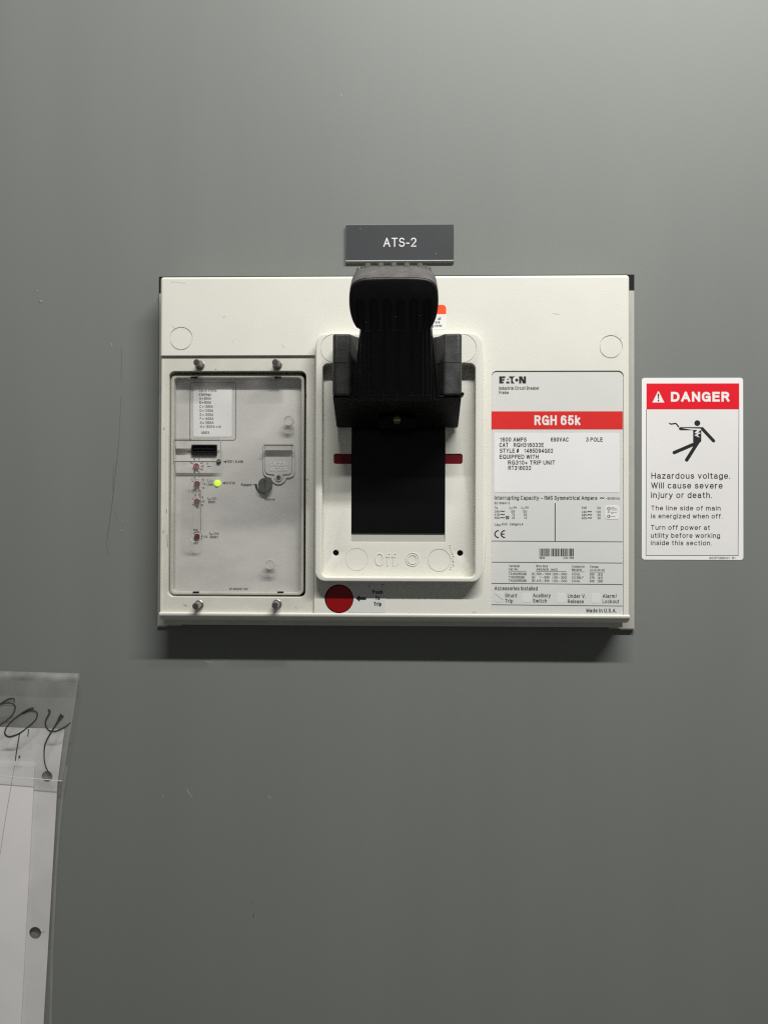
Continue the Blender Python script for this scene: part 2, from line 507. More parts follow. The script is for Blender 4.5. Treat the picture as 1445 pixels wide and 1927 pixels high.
def text(acc, s, x0, x1, base, cap, d, m, bold=0.0, shear=0.0, space=1.0, raise_=0.0, res=3):
    """Text whose ink runs from photo column x0 to x1 on the baseline row base with capitals cap rows high, at distance d."""
    A, B = W(x0, base, d), W(x1, base, d)
    c = mm(cap, d)
    wt = (0.142 + bold * 2.4) * c
    gap, n, tot = 0.17 * space, 0, 0.0
    for i, ch in enumerate(s):
        if ch == ' ':
            tot += 0.36 * space
        else:
            tot += GLYPH[ch][0] + (gap if n else 0)
            n += 1
    sx = (B.x - A.x - n * wt) / max(tot, .02) if tot > .02 else 0.0
    if tot > .02 and sx < 0.42 * c:                # very condensed: thinner strokes
        wt *= 0.78
        sx = (B.x - A.x - n * wt) / tot
    x, k, first = A.x, 0, True
    hy = c - wt
    for ch in s:
        if ch == ' ':
            x += 0.36 * space * sx
            continue
        if not first:
            x += gap * sx
        first = False
        gw, strokes = GLYPH[ch]
        for st in strokes:
            closed = st[0] == 'o'
            pts = [(x + wt / 2 + px * sx + shear * py * c, A.y + wt / 2 + py * hy) for px, py in (st[1] if closed else st)]
            stroke(acc, pts, wt, d + 0.004 * (k % 6), m, closed, raise_)
            k += 1
        x += gw * sx + wt


def ribbon(acc, pts, w, d, m, closed=False, smooth=0):
    """Flat stroke of width w (mm) along photo points at distance d; w may be a list, one width per point."""
    P = [W(x, y, d) for x, y in pts]
    ws = list(w) if isinstance(w, (list, tuple)) else [w] * len(P)
    if smooth:
        Q, V = [], []
        n = len(P)
        for i in range(n - 1):
            p0, p1, p2, p3 = P[max(i - 1, 0)], P[i], P[i + 1], P[min(i + 2, n - 1)]
            for k in range(smooth):
                t = k / smooth
                Q.append(0.5 * ((2 * p1) + (p2 - p0) * t + (2 * p0 - 5 * p1 + 4 * p2 - p3) * t * t + (3 * p1 - p0 - 3 * p2 + p3) * t ** 3))
                V.append(ws[i] * (1 - t) + ws[i + 1] * t)
        Q.append(P[-1]); V.append(ws[-1])
        P, ws = Q, V
    vs, fs = [], []
    n = len(P)
    for i, p in enumerate(P):
        if closed:
            t = P[(i + 1) % n] - P[i - 1]
        else:
            t = P[min(i + 1, n - 1)] - P[max(i - 1, 0)]
        t = t.normalized() if t.length > 1e-9 else Vector((1, 0))
        nn = Vector((-t.y, t.x)) * ws[i] / 2
        vs += [(p.x + nn.x, d, p.y + nn.y), (p.x - nn.x, d, p.y - nn.y)]
    for i in range(n if closed else n - 1):
        j = (i + 1) % n
        fs.append((2 * i, 2 * i + 1, 2 * j + 1, 2 * j))
    acc.add(vs, fs, m)


def lathe(acc, cx, cz, prof, m, n=28, seg=None):
    """Turned shape on an axis out of the panel: prof = [(radius, d), ...] from back to front; closed with a front cap."""
    vs, fs = [], []
    for r, d in prof:
        vs += [(cx + r * math.cos(2 * math.pi * i / n), d, cz + r * math.sin(2 * math.pi * i / n)) for i in range(n)]
    for k in range(len(prof) - 1):
        for i in range(n):
            j = (i + 1) % n
            fs.append((k * n + i, k * n + j, (k + 1) * n + j, (k + 1) * n + i))
    fs.append(tuple((len(prof) - 1) * n + i for i in range(n)))
    acc.add(vs, fs, m)
    return acc


def prism_x(acc, prof, X0, X1, m):
    """Profile [(d, z), ...] swept from X0 to X1; the profile runs counter-clockwise seen from +X with d to the left ... closed by caps."""
    n = len(prof)
    vs = [(X0, d, z) for d, z in prof] + [(X1, d, z) for d, z in prof]
    fs = [(i, (i + 1) % n, n + (i + 1) % n, n + i) for i in range(n)] + [tuple(range(n))[::-1], tuple(range(n, 2 * n))]
    acc.add(vs, fs, m)
    return acc


def prism_z(acc, prof, Z0, Z1, m):
    n = len(prof)
    vs = [(x, d, Z0) for x, d in prof] + [(x, d, Z1) for x, d in prof]
    fs = [(i, (i + 1) % n, n + (i + 1) % n, n + i) for i in range(n)] + [tuple(range(n))[::-1], tuple(range(n, 2 * n))]
    acc.add(vs, fs, m)
    return acc


def block(acc, X0, X1, d0, d1, Z0, Z1, m):
    return prism_z(acc, [(X0, d0), (X1, d0), (X1, d1), (X0, d1)], Z0, Z1, m)


def fix_normals(ob):
    bm = bmesh.new()
    bm.from_mesh(ob.data)
    bmesh.ops.recalc_face_normals(bm, faces=bm.faces)
    bm.to_mesh(ob.data)
    bm.free()


def carve(ob, cutters):
    """Cut the cutter shapes out of ob (mesh boolean), then drop the cutters."""
    tmp = []
    for i, a in enumerate(cutters):
        c = a.build('cutter')
        bm = bmesh.new()
        bm.from_mesh(c.data)
        bmesh.ops.remove_doubles(bm, verts=bm.verts, dist=1e-7)
        bmesh.ops.recalc_face_normals(bm, faces=bm.faces)
        bm.to_mesh(c.data)
        bm.free()
        md = ob.modifiers.new('cut', 'BOOLEAN')
        md.operation = 'DIFFERENCE'
        md.solver = 'EXACT'
        md.object = c
        tmp.append(c)
    bpy.context.view_layer.update()
    dg = bpy.context.evaluated_depsgraph_get()
    me = bpy.data.meshes.new_from_object(ob.evaluated_get(dg))
    old = ob.data
    ob.modifiers.clear()
    ob.data = me
    bpy.data.meshes.remove(old)
    for c in tmp:
        bpy.data.objects.remove(c)


def merge(ob, acc):
    """Add the marks in acc to ob's own mesh."""
    o0 = ORG[ob.name]
    tab = []
    for m in acc.mats:
        ob.data.materials.append(M[m])
        tab.append(len(ob.data.materials) - 1)
    bm = bmesh.new()
    bm.from_mesh(ob.data)
    vs = [bm.verts.new((v[0] * .001 - o0.x, -v[1] * .001 - o0.y, v[2] * .001 - o0.z)) for v in acc.v]
    for f, k in zip(acc.f, acc.mi):
        bm.faces.new([vs[i] for i in f]).material_index = tab[k]
    bm.to_mesh(ob.data)
    bm.free()


# ------------------------------------------------------------------ the setting: the painted steel panel
FACE = 27.0                                     # mm the breaker's cover stands out of the panel
wall = Acc()
wall.add([(-1600, 0, -1500), (1800, 0, -1500), (1800, 0, 1400), (-1600, 0, 1400)], [(0, 1, 2, 3)], 'paint')
wall.add([(-1600, -3, -1500), (1800, -3, -1500), (1800, -3, 1400), (-1600, -3, 1400)], [(3, 2, 1, 0)], 'paint')
wall_o = wall.build('cabinet_wall')
tag(wall_o, 'grey painted steel cabinet door behind the breaker, scratched at left', 'cabinet door', kind='structure')

marks = Acc()
ribbon(marks, [(228.6, 655), (229, 680), (228.4, 716)], 0.32, 0.12, 'scratch', smooth=4)
ribbon(marks, [(228, 745), (226.8, 782), (224.3, 825), (221, 860), (217, 897), (212.8, 936), (207.8, 976), (203.5, 1006), (201.8, 1026), (204.5, 1046)],
       [.12, .25, .3, .42, .45, .45, .42, .4, .3, .15], 0.12, 'scratch', smooth=6)
ribbon(marks, [(215.5, 868), (213, 900), (211.8, 930)], [.1, .25, .1], 0.14, 'scratch', smooth=4)
ribbon(marks, [(216, 962), (221, 981)], .15, 0.12, 'scratch')
for pts, w in (([(352, 1484), (355.5, 1492), (362.5, 1501)], .55), ([(306, 1497), (308, 1502)], .5), ([(504.5, 1498), (507, 1500.5), (511.5, 1501.5)], .5),
               ([(641.5, 176), (643.5, 181)], .4), ([(386, 1244), (392, 1246), (400, 1246)], .5), ([(208.5, 645), (212, 651)], .5)):
    ribbon(marks, pts, w, 0.12, 'scratch_light')
ribbon(marks, [(478, 1719), (476.5, 1727)], .6, 0.12, 'scratch')
ribbon(marks, [(474.5, 1699), (475, 1701)], .4, 0.12, 'scratch')
for px, py, w, h in ((71, 548, 1.2, .9), (77, 567.2, 3.2, 1.0), (230.5, 981.8, 1.2, .55), (228.5, 999, 1.4, .7), (228.8, 1041, .7, .4), (230.6, 1028, .5, .35),
                     (1192, 1161.5, 1.0, .7), (1430, 40, .8, .4), (1263, 1623, .7, .3)):
    c = W(px, py, 0)
    n = 10
    vs, fs = [(c.x, h * .8, c.y)], []
    for k, (q, e) in enumerate(((.6, .62), (1.0, 0.0))):
        vs += [(c.x + w * .45 * q * math.cos(2 * math.pi * i / n), h * .8 * e, c.y + h * .7 * q * math.sin(2 * math.pi * i / n)) for i in range(n)]
    for i in range(n):
        fs.append((0, 1 + i, 1 + (i + 1) % n))
        fs.append((1 + i, 1 + n + i, 1 + n + (i + 1) % n, 1 + (i + 1) % n))
    marks.add(vs, fs, 'scratch_light', True)
marks.build('scratch', wall_o, label='hairline scratches and small paint drips in the grey panel')

# ------------------------------------------------------------------ the circuit breaker
X0, Z0, X1, Z1 = box_at(299.8, 518.5, 1184.5, 1156, FACE)
breaker = tag(empty('circuit_breaker', (X0 + X1) / 2, 0, Z0 - 12),
              'wide beige industrial circuit breaker with black handle and printed nameplate', 'circuit breaker')
xs = W(592, 900, FACE).x                       # where the trip unit bay begins
zs = W(450, 668.5, FACE).y

# black sheet painted in for the shade of the panel's cut-out, grey flange over it
gX0, gZ0, gX1, gZ1 = box_at(298, 519.5, 1193, 1181, 0.6)
a = Acc()
plate(a, [rr(gX0, gZ0 + 2, gX1, gZ1 + .4)], 0.05, 0.6, 'black_gap')
a.build('gap_shade', breaker)
fz = W(1188, 548.5, 1.5).y
a = Acc()
fX1 = W(1191.6, 860, 1.5).x
block(a, fX1 - 22, fX1, 0.62, 4.2, gZ0 + .6, fz, 'steel_grey')
block(a, fX1 - 12, fX1 + .3, 0.62, 3.0, gZ0 - .5, gZ0 + .6, 'beige')
a.build('side_flange', breaker, bevel=0.5)
a = Acc()
fX0 = W(298.2, 860, 1.5).x
block(a, fX0 + 0.6, fX0 + 22, 0.62, 3.2, gZ0 + .6, W(300, 553.5, 1.5).y, 'steel_grey')
block(a, fX0, fX0 + 8, 0.62, 2.2, gZ0 - .3, gZ0 + .6, 'beige')
a.build('side_flange', breaker, bevel=0.4)

# back housing, seen as the dark band under the front rail
bX0, bZ0, bX1, _ = box_at(310, 700, 1171, 1178, 16)
a = Acc()
block(a, bX0, bX1, 0.65, 8.9, bZ0, Z1 - 10, 'beige_dull')
prism_x(a, [(0.65, bZ0), (16, bZ0), (16, Z0 + 2), (0.65, Z0 + 2)], bX0, bX1, 'beige_dull')
a.build('back_housing', breaker, bevel=0.6)

# front cover: L-shaped, rounded top edge
bm = bmesh.new()
out = [(X0, zs), (xs, zs), (xs, Z0), (X1, Z0), (X1, Z1), (X0, Z1)]
back = [bm.verts.new((x * .001, -9 * .001, z * .001)) for x, z in out]
front = [bm.verts.new((x * .001, -FACE * .001, z * .001)) for x, z in out]
bm.faces.new(front)
bm.faces.new(back[::-1])
for i in range(6):
    j = (i + 1) % 6
    bm.faces.new((back[i], back[j], front[j], front[i]))
bmesh.ops.recalc_face_normals(bm, faces=bm.faces)
bm.edges.ensure_lookup_table()


def pick(f):
    return [e for e in bm.edges if f(*[v.co * 1000 for v in e.verts])]


bmesh.ops.bevel(bm, geom=pick(lambda p, q: abs(p.z - Z1) < .01 and abs(q.z - Z1) < .01 and abs(p.x - q.x) < .01), offset=.0028, segments=6, affect='EDGES', profile=0.5)
top_front = pick(lambda p, q: abs(p.y + FACE) < .01 and abs(q.y + FACE) < .01 and p.z > Z1 - 2.9 and q.z > Z1 - 2.9)
side_front = pick(lambda p, q: abs(p.y + FACE) < .01 and abs(q.y + FACE) < .01 and abs(p.x - q.x) < .01 and (abs(p.x - X0) < .01 or abs(p.x - X1) < .01))
bmesh.ops.bevel(bm, geom=top_front + side_front, offset=.0026, segments=5, affect='EDGES', profile=0.5)
me = bpy.data.meshes.new('cover')
for f in bm.faces:
    f.smooth = True
bm.to_mesh(me)
bm.free()
me.materials.append(M['beige'])
cover = bpy.data.objects.new('cover', me)
COL.objects.link(cover)
ORG['cover'] = Vector()
cover.location = -ORG['circuit_breaker']
cover.parent = breaker


def ring_groove(px, py, rpx, d, w=0.8, depth=0.7, n=48):
    c = W(px, py, d)
    r = mm(rpx, d)
    a = Acc()
    plate(a, [circ(c.x, c.y, r + w / 2, n), circ(c.x, c.y, r - w / 2, n)], d - depth, d + 2, 'beige')
    return a


esc = box_at(593, 627, 907, 1095, FACE + 10)
lab = box_at(924, 697.5, 1173, 1165, FACE)
cut1 = plate(Acc(), [rr(esc[0] + 4, esc[1] + 4, esc[2] - 4, esc[3] - 4)], 5, 60, 'beige')
cut2 = plate(Acc(), [rr(*lab, 4.6, corners='cd')], FACE - 1.1, 60, 'beige')
bc = W(638, 1127, FACE)
cut3 = plate(Acc(), [circ(bc.x, bc.y, mm(27.2, FACE), 56)], FACE - 6, 60, 'black_gap')
carve(cover, [cut1, cut2, cut3, ring_groove(341, 637, 21.3, FACE), ring_groove(1149, 652.5, 21, FACE)])
if len(cover.data.materials) == 0:
    cover.data.materials.append(M['beige'])
md = cover.modifiers.new('normals', 'WEIGHTED_NORMAL')
md.keep_sharp = True
for e in cover.data.edges:
    pass
bm = bmesh.new()
bm.from_mesh(cover.data)
for e in bm.edges:
    if len(e.link_faces) == 2 and e.calc_face_angle(0) > math.radians(40):
        e.smooth = False
bm.to_mesh(cover.data)
bm.free()

# small chips, smears and a tan crack on the cover
a = Acc()
for pts, w, m in (([(322, 531.5), (330, 530), (338, 532), (350, 532.8)], .25, 'tan_mark'), ([(420.5, 598), (423, 595)], .5, 'scuff_grey'), ([(437, 644), (438.5, 642)], .3, 'scuff_grey'),
                  ([(325, 613), (329, 619)], .35, 'scuff_grey'), ([(1157, 630), (1160, 627.5)], .3, 'scuff_grey'), ([(1167, 635), (1169, 637)], .3, 'scuff_grey'),
                  ([(971.5, 544.5), (972.5, 545)], .4, 'scuff_grey'), ([(888, 1154), (892, 1151), (896, 1153)], .4, 'scuff_grey'), ([(907, 1090), (912, 1060), (914, 1010)], .18, 'scuff_grey'),
                  ([(1040, 590), (1052, 592)], .3, 'scuff_grey'), ([(530, 649), (536, 655)], .25, 'scuff_grey')):
    ribbon(a, pts, w, FACE + .06, m)
merge(cover, a)
# rail along the foot of the cover
rX0, _, rX1, rZ1 = box_at(299.5, 1155, 1185, 1172.5, FACE + .8)
prof = [(9, rZ1), (FACE + .2, rZ1), (FACE + .9, rZ1 - .35), (FACE + 1.0, rZ1 - 1.6), (FACE + .1, rZ1 - 3.4), (FACE - 2.2, rZ1 - 5.3), (FACE - 6, rZ1 - 7.0), (FACE - 9, rZ1 - 7.6), (9, rZ1 - 7.8)]
a = prism_x(Acc(), prof, rX0, rX1, 'beige')
o = a.build('bottom_rail', breaker, bevel=0.5, angle=50)
fix_normals(o)

# ---- escutcheon: raised surround of the handle with a recessed floor
FLOOR = FACE + 0.6
RIM = FACE + 10.6
oX = box_at(593.5, 627, 907, 1095, RIM)
iX = box_at(606.5, 685, 893.5, 1086, RIM - 1)
a = Acc()
plate(a, [rr(*oX, 8.2, 10), rr(*iX, 4.6, 8)], FACE - 3, RIM, 'beige', bev=1.1, res=3)
hX = box_at(661, 800, 837.5, 1020, FLOOR)
nl = box_at(628, 854, 870, 873, FLOOR)
hole = [(hX[0], hX[1]), (hX[2], hX[1]), (hX[2], nl[1]), (nl[2] - 1.2, nl[1]), (nl[2], nl[1] + 1.2), (nl[2], nl[3] - 1.2), (nl[2] - 1.2, nl[3]), (hX[2], nl[3]),
        (hX[2], hX[3] + 22), (hX[0], hX[3] + 22), (hX[0], nl[3]), (nl[0] + 1.2, nl[3]), (nl[0], nl[3] - 1.2), (nl[0], nl[1] + 1.2), (nl[0] + 1.2, nl[1]), (hX[0], nl[1])]
holes = [hole]
for px, py in ((632, 1040.5), (865.5, 1041)):
    c = W(px, py, FLOOR)
    holes.append(circ(c.x, c.y, mm(5.6, FLOOR), 24))
plate(a, [rr(oX[0] + 2, oX[1] + 2, oX[2] - 2, oX[3] - 2)] + holes, FLOOR - 3.0, FLOOR, 'beige', bev=0.35, res=2)
escutcheon = a.build('escutcheon', breaker)
bm = bmesh.new()
bm.from_mesh(escutcheon.data)
bmesh.ops.remove_doubles(bm, verts=bm.verts, dist=1e-7)
for f in bm.faces:
    f.smooth = True
for e in bm.edges:
    if len(e.link_faces) == 2 and e.calc_face_angle(0) > math.radians(32):
        e.smooth = False
bm.to_mesh(escutcheon.data)
bm.free()
carve(escutcheon, [ring_groove(671, 1053, 21, FLOOR, .35, .3), ring_groove(826, 1054.5, 21, FLOOR, .5, .5),
                   ring_groove(630, 655.5, 27, RIM, .5, .6), ring_groove(869, 655.5, 27, RIM, .5, .6)])
a = Acc()
text(a, 'Off', 706, 745, 1064.5, 24, FLOOR - .12, 'beige', bold=-0.022, raise_=.55)
ribbon(a, [(745.5, 1066), (749.5, 1060)], .5, FLOOR + .25, 'beige')
c = W(776, 1052.5, FLOOR)
plate(a, [circ(c.x, c.y, mm(13.2, FLOOR), 44), circ(c.x, c.y, mm(11.6, FLOOR), 44)], FLOOR - .2, FLOOR + .45, 'beige', bev=.12)
plate(a, [circ(c.x, c.y, mm(9.4, FLOOR), 40), circ(c.x, c.y, mm(7.4, FLOOR), 40)], FLOOR - .2, FLOOR + .45, 'beige', bev=.12)
for i in range(16):                            # rough moulded marks beside the right hand knockout
    y = 1026 + i * 3.0 + random.uniform(-.6, .6)
    x = 846 + (5 if 4 < i < 14 else 0) + random.uniform(-1.5, 2.5)
    c = W(x, y, FLOOR)
    w = random.uniform(.5, 1.7)
    plate(a, [[(c.x, c.y), (c.x + w, c.y + random.uniform(-.3, .3)), (c.x + w * .9, c.y + .5), (c.x + .1, c.y + .4)]], FLOOR - .2, FLOOR + .5, 'beige')
a.build('lettering', escutcheon)
for px, py in ((632, 1040.5), (865.5, 1041)):
    c = W(px, py, FLOOR)
    a = Acc()
    lathe(a, c.x, c.y, [(3.2, FLOOR - 6), (3.2, FLOOR - 3.05)], 'black_gap', 24)
    a.build('screw_hole', escutcheon)
for px0, px1 in ((627, 660.6), (837.6, 871)):  # red flags beside the handle
    c = box_at(px0, 853, px1, 874, FLOOR - 1)
    a = Acc()
    plate(a, [rr(*c)], FLOOR - 2.6, FLOOR - .9, 'flag_red')
    a.build('indicator_flag', escutcheon)
sl = box_at(650, 770, 848, 1003, FLOOR - 3)
zb = W(750, 1020, FLOOR).y
zt = W(750, 1003, FLOOR - 5).y
sX0, sX1 = W(661.4, 900, FLOOR - 1).x, W(837, 900, FLOOR - 1).x
a = Acc()                                      # curved black shutter in the slot
n = 14
prof = []
zhi = sl[3] + 12
for i in range(n + 1):
    t = i / n
    prof.append((FLOOR - 0.3 - 3.2 * t * t, zt - .2 + (zhi - zt) * t))
prof += [(FLOOR - 10, zhi), (FLOOR - 10, zt - .2)]
prism_x(a, prof, sX0, sX1, 'black_gloss')
o = a.build('shutter', escutcheon, bevel=0.4, angle=50)
fix_normals(o)
a = Acc()                                      # chin below the shutter, its shade put into the grey colour
prism_x(a, [(FLOOR - 9, zb - .2), (FLOOR - .5, zb - .1), (FLOOR - 1.7, zt + .3), (FLOOR - 9, zt + .3)], hX[0] + .05, hX[2] - .05, 'steel_grey')
o = a.build('slot_chin', escutcheon)
fix_normals(o)

# ---- operating handle
handle = empty('operating_handle', W(747, 800, 36).x, 34, 70, breaker)
AL = math.radians(55)
UD, UZ = math.cos(AL), math.sin(AL)            # axis of the handle: out and up
VD, VZ = -math.sin(AL), math.cos(AL)           # towards its upper side
A_D, A_Z = 80.0, W(745, 742, 80).y             # where its under side meets the collar
HXC = W(745, 745, 80).x


def H(x, u, v):
    return (HXC + x, A_D + UD * u + VD * v, A_Z + UZ * u + VZ * v)


# collar: two shoulders each side, a sloped under part and the ledge
cX0, cX1 = W(625, 700, 74).x, W(869.5, 700, 74).x
cx0, cx1 = cX0 + .0, cX1 - .0
z_hi, z_mid, z_lo = W(650, 628, 72).y, W(650, 683, 72).y, W(650, 745, 74).y
w2 = 13.8
stem_w = 27.3
for s in (-1, 1):
    a = Acc()
    xo = cx0 if s < 0 else cx1
    xi = HXC + s * (stem_w - 3)
    p = [(xo, 40), (xo, 70.5), (xo - s * 2.2, 73), (xo - s * w2, 72.5), (xo - s * (w2 + 5), 63.0), (xi, 57), (xi, 40)]
    prism_z(a, p if s > 0 else p[::-1], z_lo + .8, z_hi, 'black_worn')
    o = a.build('shoulder', handle, bevel=2.0, angle=20, segs=4)
    fix_normals(o)
    g = Acc()                                  # parting line across the block
    q = [(xo + s * 2, 62), (xo + s * 2, 80), (xo - s * w2 + s * .5, 80), (xo - s * w2 + s * .5, 72.0), (xo - s * (w2 + 5), 62.4), (xi, 56.4), (xi, 54)]
    q2 = [(xo - s * .55, 50), (xo - s * .55, 70.2), (xo - s * 2.3, 72.4), (xo - s * w2, 71.9), (xo - s * (w2 + 5), 62.4), (xi - s * 2, 56.2), (xi - s * 2, 90), (xo + s * 3, 90), (xo + s * 3, 50)]
    prism_z(g, q2, z_mid - .2, z_mid + .2, 'black_worn')
    carve(o, [g])
    bm = bmesh.new()
    bm.from_mesh(o.data)
    for f in bm.faces:
        f.smooth = True
    for e in bm.edges:
        if len(e.link_faces) == 2 and e.calc_face_angle(0) > math.radians(30):
            e.smooth = False
    bm.to_mesh(o.data)
    bm.free()
a = Acc()
zc = W(747, 803, 36).y
prism_x(a, [(30, zc - .2), (36, zc), (70.8, z_lo - .6), (70.8, z_lo + .9), (60, z_lo + .9), (30, z_hi - 14)], cx0 + .3, cx1 - .3, 'black')
block(a, cx0 + 9, cx1 - 9, 24, 31, zc + 1, z_hi - 16, 'black')
o = a.build('collar', handle, bevel=1.9)
fix_normals(o)
# boss with the brass screw under the collar
sc = W(747, 791.5, 48)
slope = (z_lo - .6 - zc) / (77 - 36)
a = Acc()
bz = sc.y
n = 16
prof = [(-15, -5.5), (-15, 1.5)] + [(-13 + 26 * i / n, 1.5 + 2.6 * math.sin(math.pi * i / n)) for i in range(n + 1)] + [(15, 1.5), (15, -5.5)]
plate(a, [[(sc.x + x, bz + z) for x, z in prof], circ(sc.x, bz, 4.0, 28)], 30, 52.5, 'black', bev=.8)
a.build('boss', handle)
a = Acc()
lathe(a, sc.x, bz, [(3.7, 40), (3.7, 49.2), (3.3, 49.8)], 'metal_dark', 28)
plate(a, [rr(sc.x - 2.6, bz - 1.0, sc.x + 2.6, bz + 1.0, .9)], 49.7, 50.5, 'brass', bev=.15)
a.build('screw', handle)
a = Acc()
c = W(870, 741.5, 70)
lathe(a, c.x, c.y, [(1.3, 60), (1.3, 71), (.9, 72)], 'black', 16)
c = W(626, 683, 73)
a.build('pin', handle)

# stem with ribs on its under side
a = Acc()


def hbox(acc, x0, x1, u0, u1, v0, v1, m, top=1.0):
    vs = [H(x0, u0, v0), H(x1, u0, v0), H(x1 * top, u1, v0), H(x0 * top, u1, v0), H(x0, u0, v1), H(x1, u0, v1), H(x1 * top, u1, v1), H(x0 * top, u1, v1)]
    acc.add(vs, [(0, 1, 2, 3), (7, 6, 5, 4), (0, 4, 5, 1), (1, 5, 6, 2), (2, 6, 7, 3), (3, 7, 4, 0)], m)


# skirt section widens towards the collar
hbox(a, -stem_w - 7.0, stem_w + 7.0, -8, 44, 7.5, 30, 'black_stem', 0.80)
hbox(a, -stem_w - 3.0, stem_w + 3.0, -8, 50, 5.0, 26, 'black_stem', 0.86)
hbox(a, -stem_w, stem_w, -6, 62, 3.2, 24, 'black_stem', 0.93)
hbox(a, -stem_w + 2.4, stem_w - 2.4, -2, 62, 1.2, 8, 'black_stem', 0.91)
for x in (-20.5, -9.5, 1.5, 12.5, 20.5):
    hbox(a, x - .7, x + .7, -2, 60, -.4, 4, 'black_stem', 0.94)
o = a.build('stem', handle, bevel=1.8, angle=30)
fix_normals(o)

# grip
gx = W(741, 560, 120).x - HXC
half = [(0, 0), (20, 0), (23.5, .35), (26.2, 1.6), (28.4, 4.6), (30.0, 8.5), (31.2, 13.5), (31.75, 19), (31.6, 25), (30.9, 30), (29.2, 34.2), (26, 36.9), (21, 38.4), (12, 39.0), (0, 39.2)]


def catmull(P, k):
    out = []
    for i in range(len(P) - 1):
        p0, p1, p2, p3 = [Vector(P[max(0, min(len(P) - 1, j))]) for j in (i - 1, i, i + 1, i + 2)]
        for q in range(k):
            t = q / k
            out.append(0.5 * ((2 * p1) + (p2 - p0) * t + (2 * p0 - 5 * p1 + 4 * p2 - p3) * t * t + (3 * p1 - p0 - 3 * p2 + p3) * t ** 3))
    out.append(Vector(P[-1]))
    return out


hs = catmull(half, 4)
outl = [(p.x, p.y) for p in hs] + [(-p.x, p.y) for p in hs[-2:0:-1]]
U_G = 52.5
layers = [(-5.6, 2.0), (-5.45, 1.2), (-5.0, .5), (-4.2, .12), (-3.2, 0), (5, -.2), (14, 0), (20, .3), (24, .9), (26.4, 2.0), (27.6, 3.6)]
vs, fs = [], []
cu = 19.5
N = len(outl)
for v, ins in layers:
    for x, u in outl:
        l = math.hypot(x, u - cu)
        k = max(0, (l - ins)) / l
        vs.append(H(gx + x * k, U_G + cu + (u - cu) * k, v))
for k in range(len(layers) - 1):
    for i in range(N):
        j = (i + 1) % N
        fs.append((k * N + i, k * N + j, (k + 1) * N + j, (k + 1) * N + i))
fs.append(tuple(range(N))[::-1])
fs.append(tuple((len(layers) - 1) * N + i for i in range(N)))
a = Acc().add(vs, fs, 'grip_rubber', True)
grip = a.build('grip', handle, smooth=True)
fix_normals(grip)
cut = []
for k in range(6):                             # finger slots on its under side
    xk = gx - 23.6 + k * 9.45
    c = Acc()
    pts = rr(xk - 2.9, -8, xk + 2.9, 24.5, 2.85, 6)
    n = len(pts)
    v2 = [H(x, U_G + u, -9) for x, u in pts] + [H(x, U_G + u, -2.6) for x, u in pts]
    c.add(v2, [(i, (i + 1) % n, n + (i + 1) % n, n + i) for i in range(n)] + [tuple(range(n))[::-1], tuple(range(n, 2 * n))], 'grip_rubber')
    cut.append(c)
seam = Acc()                                   # parting groove between the under shell and the end cap
pts_o = [(x * 1.03, cu + (u - cu) * 1.03) for x, u in outl]
pts_i = [(x * (math.hypot(x, u - cu) - .8) / math.hypot(x, u - cu), cu + (u - cu) * (math.hypot(x, u - cu) - .8) / math.hypot(x, u - cu)) for x, u in outl]
sv = [H(gx + x, U_G + u, -4.3) for x, u in pts_o] + [H(gx + x, U_G + u, -4.3) for x, u in pts_i] + \
     [H(gx + x, U_G + u, -3.6) for x, u in pts_i] + [H(gx + x, U_G + u, -3.6) for x, u in pts_o]
sf = []
for r in range(4):
    for i in range(N):
        j = (i + 1) % N
        sf.append((r * N + i, r * N + j, ((r + 1) % 4) * N + j, ((r + 1) % 4) * N + i))
seam.add(sv, sf, 'grip_rubber')
carve(grip, cut + [seam])
bm = bmesh.new()
bm.from_mesh(grip.data)
for f in bm.faces:
    f.smooth = True
for e in bm.edges:
    if len(e.link_faces) == 2 and e.calc_face_angle(0) > math.radians(38):
        e.smooth = False
bm.to_mesh(grip.data)
bm.free()
# top light put into the colour: paler end cap, darker shell below the groove
grip.data.materials.append(M['grip_lit'])
lit_slot = len(grip.data.materials) - 1
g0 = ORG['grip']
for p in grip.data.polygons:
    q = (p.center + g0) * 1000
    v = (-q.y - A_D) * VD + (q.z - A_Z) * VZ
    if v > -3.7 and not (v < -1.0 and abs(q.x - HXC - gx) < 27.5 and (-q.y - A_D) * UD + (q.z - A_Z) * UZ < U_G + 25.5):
        p.material_index = lit_slot
for k in range(7):                             # teeth along its upper side
    a = Acc()
    if k < 5:
        xk = gx - 19.3 + k * 9.55
        hbox(a, xk - 2.1, xk + 2.1, U_G + 6, U_G + 39.0 - .0012 * (xk - gx) ** 2, 20, 32.6, 'grip_mid')
    else:
        xk = gx + (-26.8, 26.3)[k - 5]
        hbox(a, xk - .9, xk + .9, U_G + 10, U_G + 36.6, 18, 28.4, 'grip_mid')
    o = a.build('grip_tooth', grip, bevel=1.3)
    fix_normals(o)

a = Acc()                                      # low web the teeth rise from
hbox(a, gx - 25.5, gx + 25.5, U_G + 6, U_G + 37.6, 20, 29.2, 'grip_mid', .97)
o = a.build('grip_web', grip, bevel=1.3)
fix_normals(o)

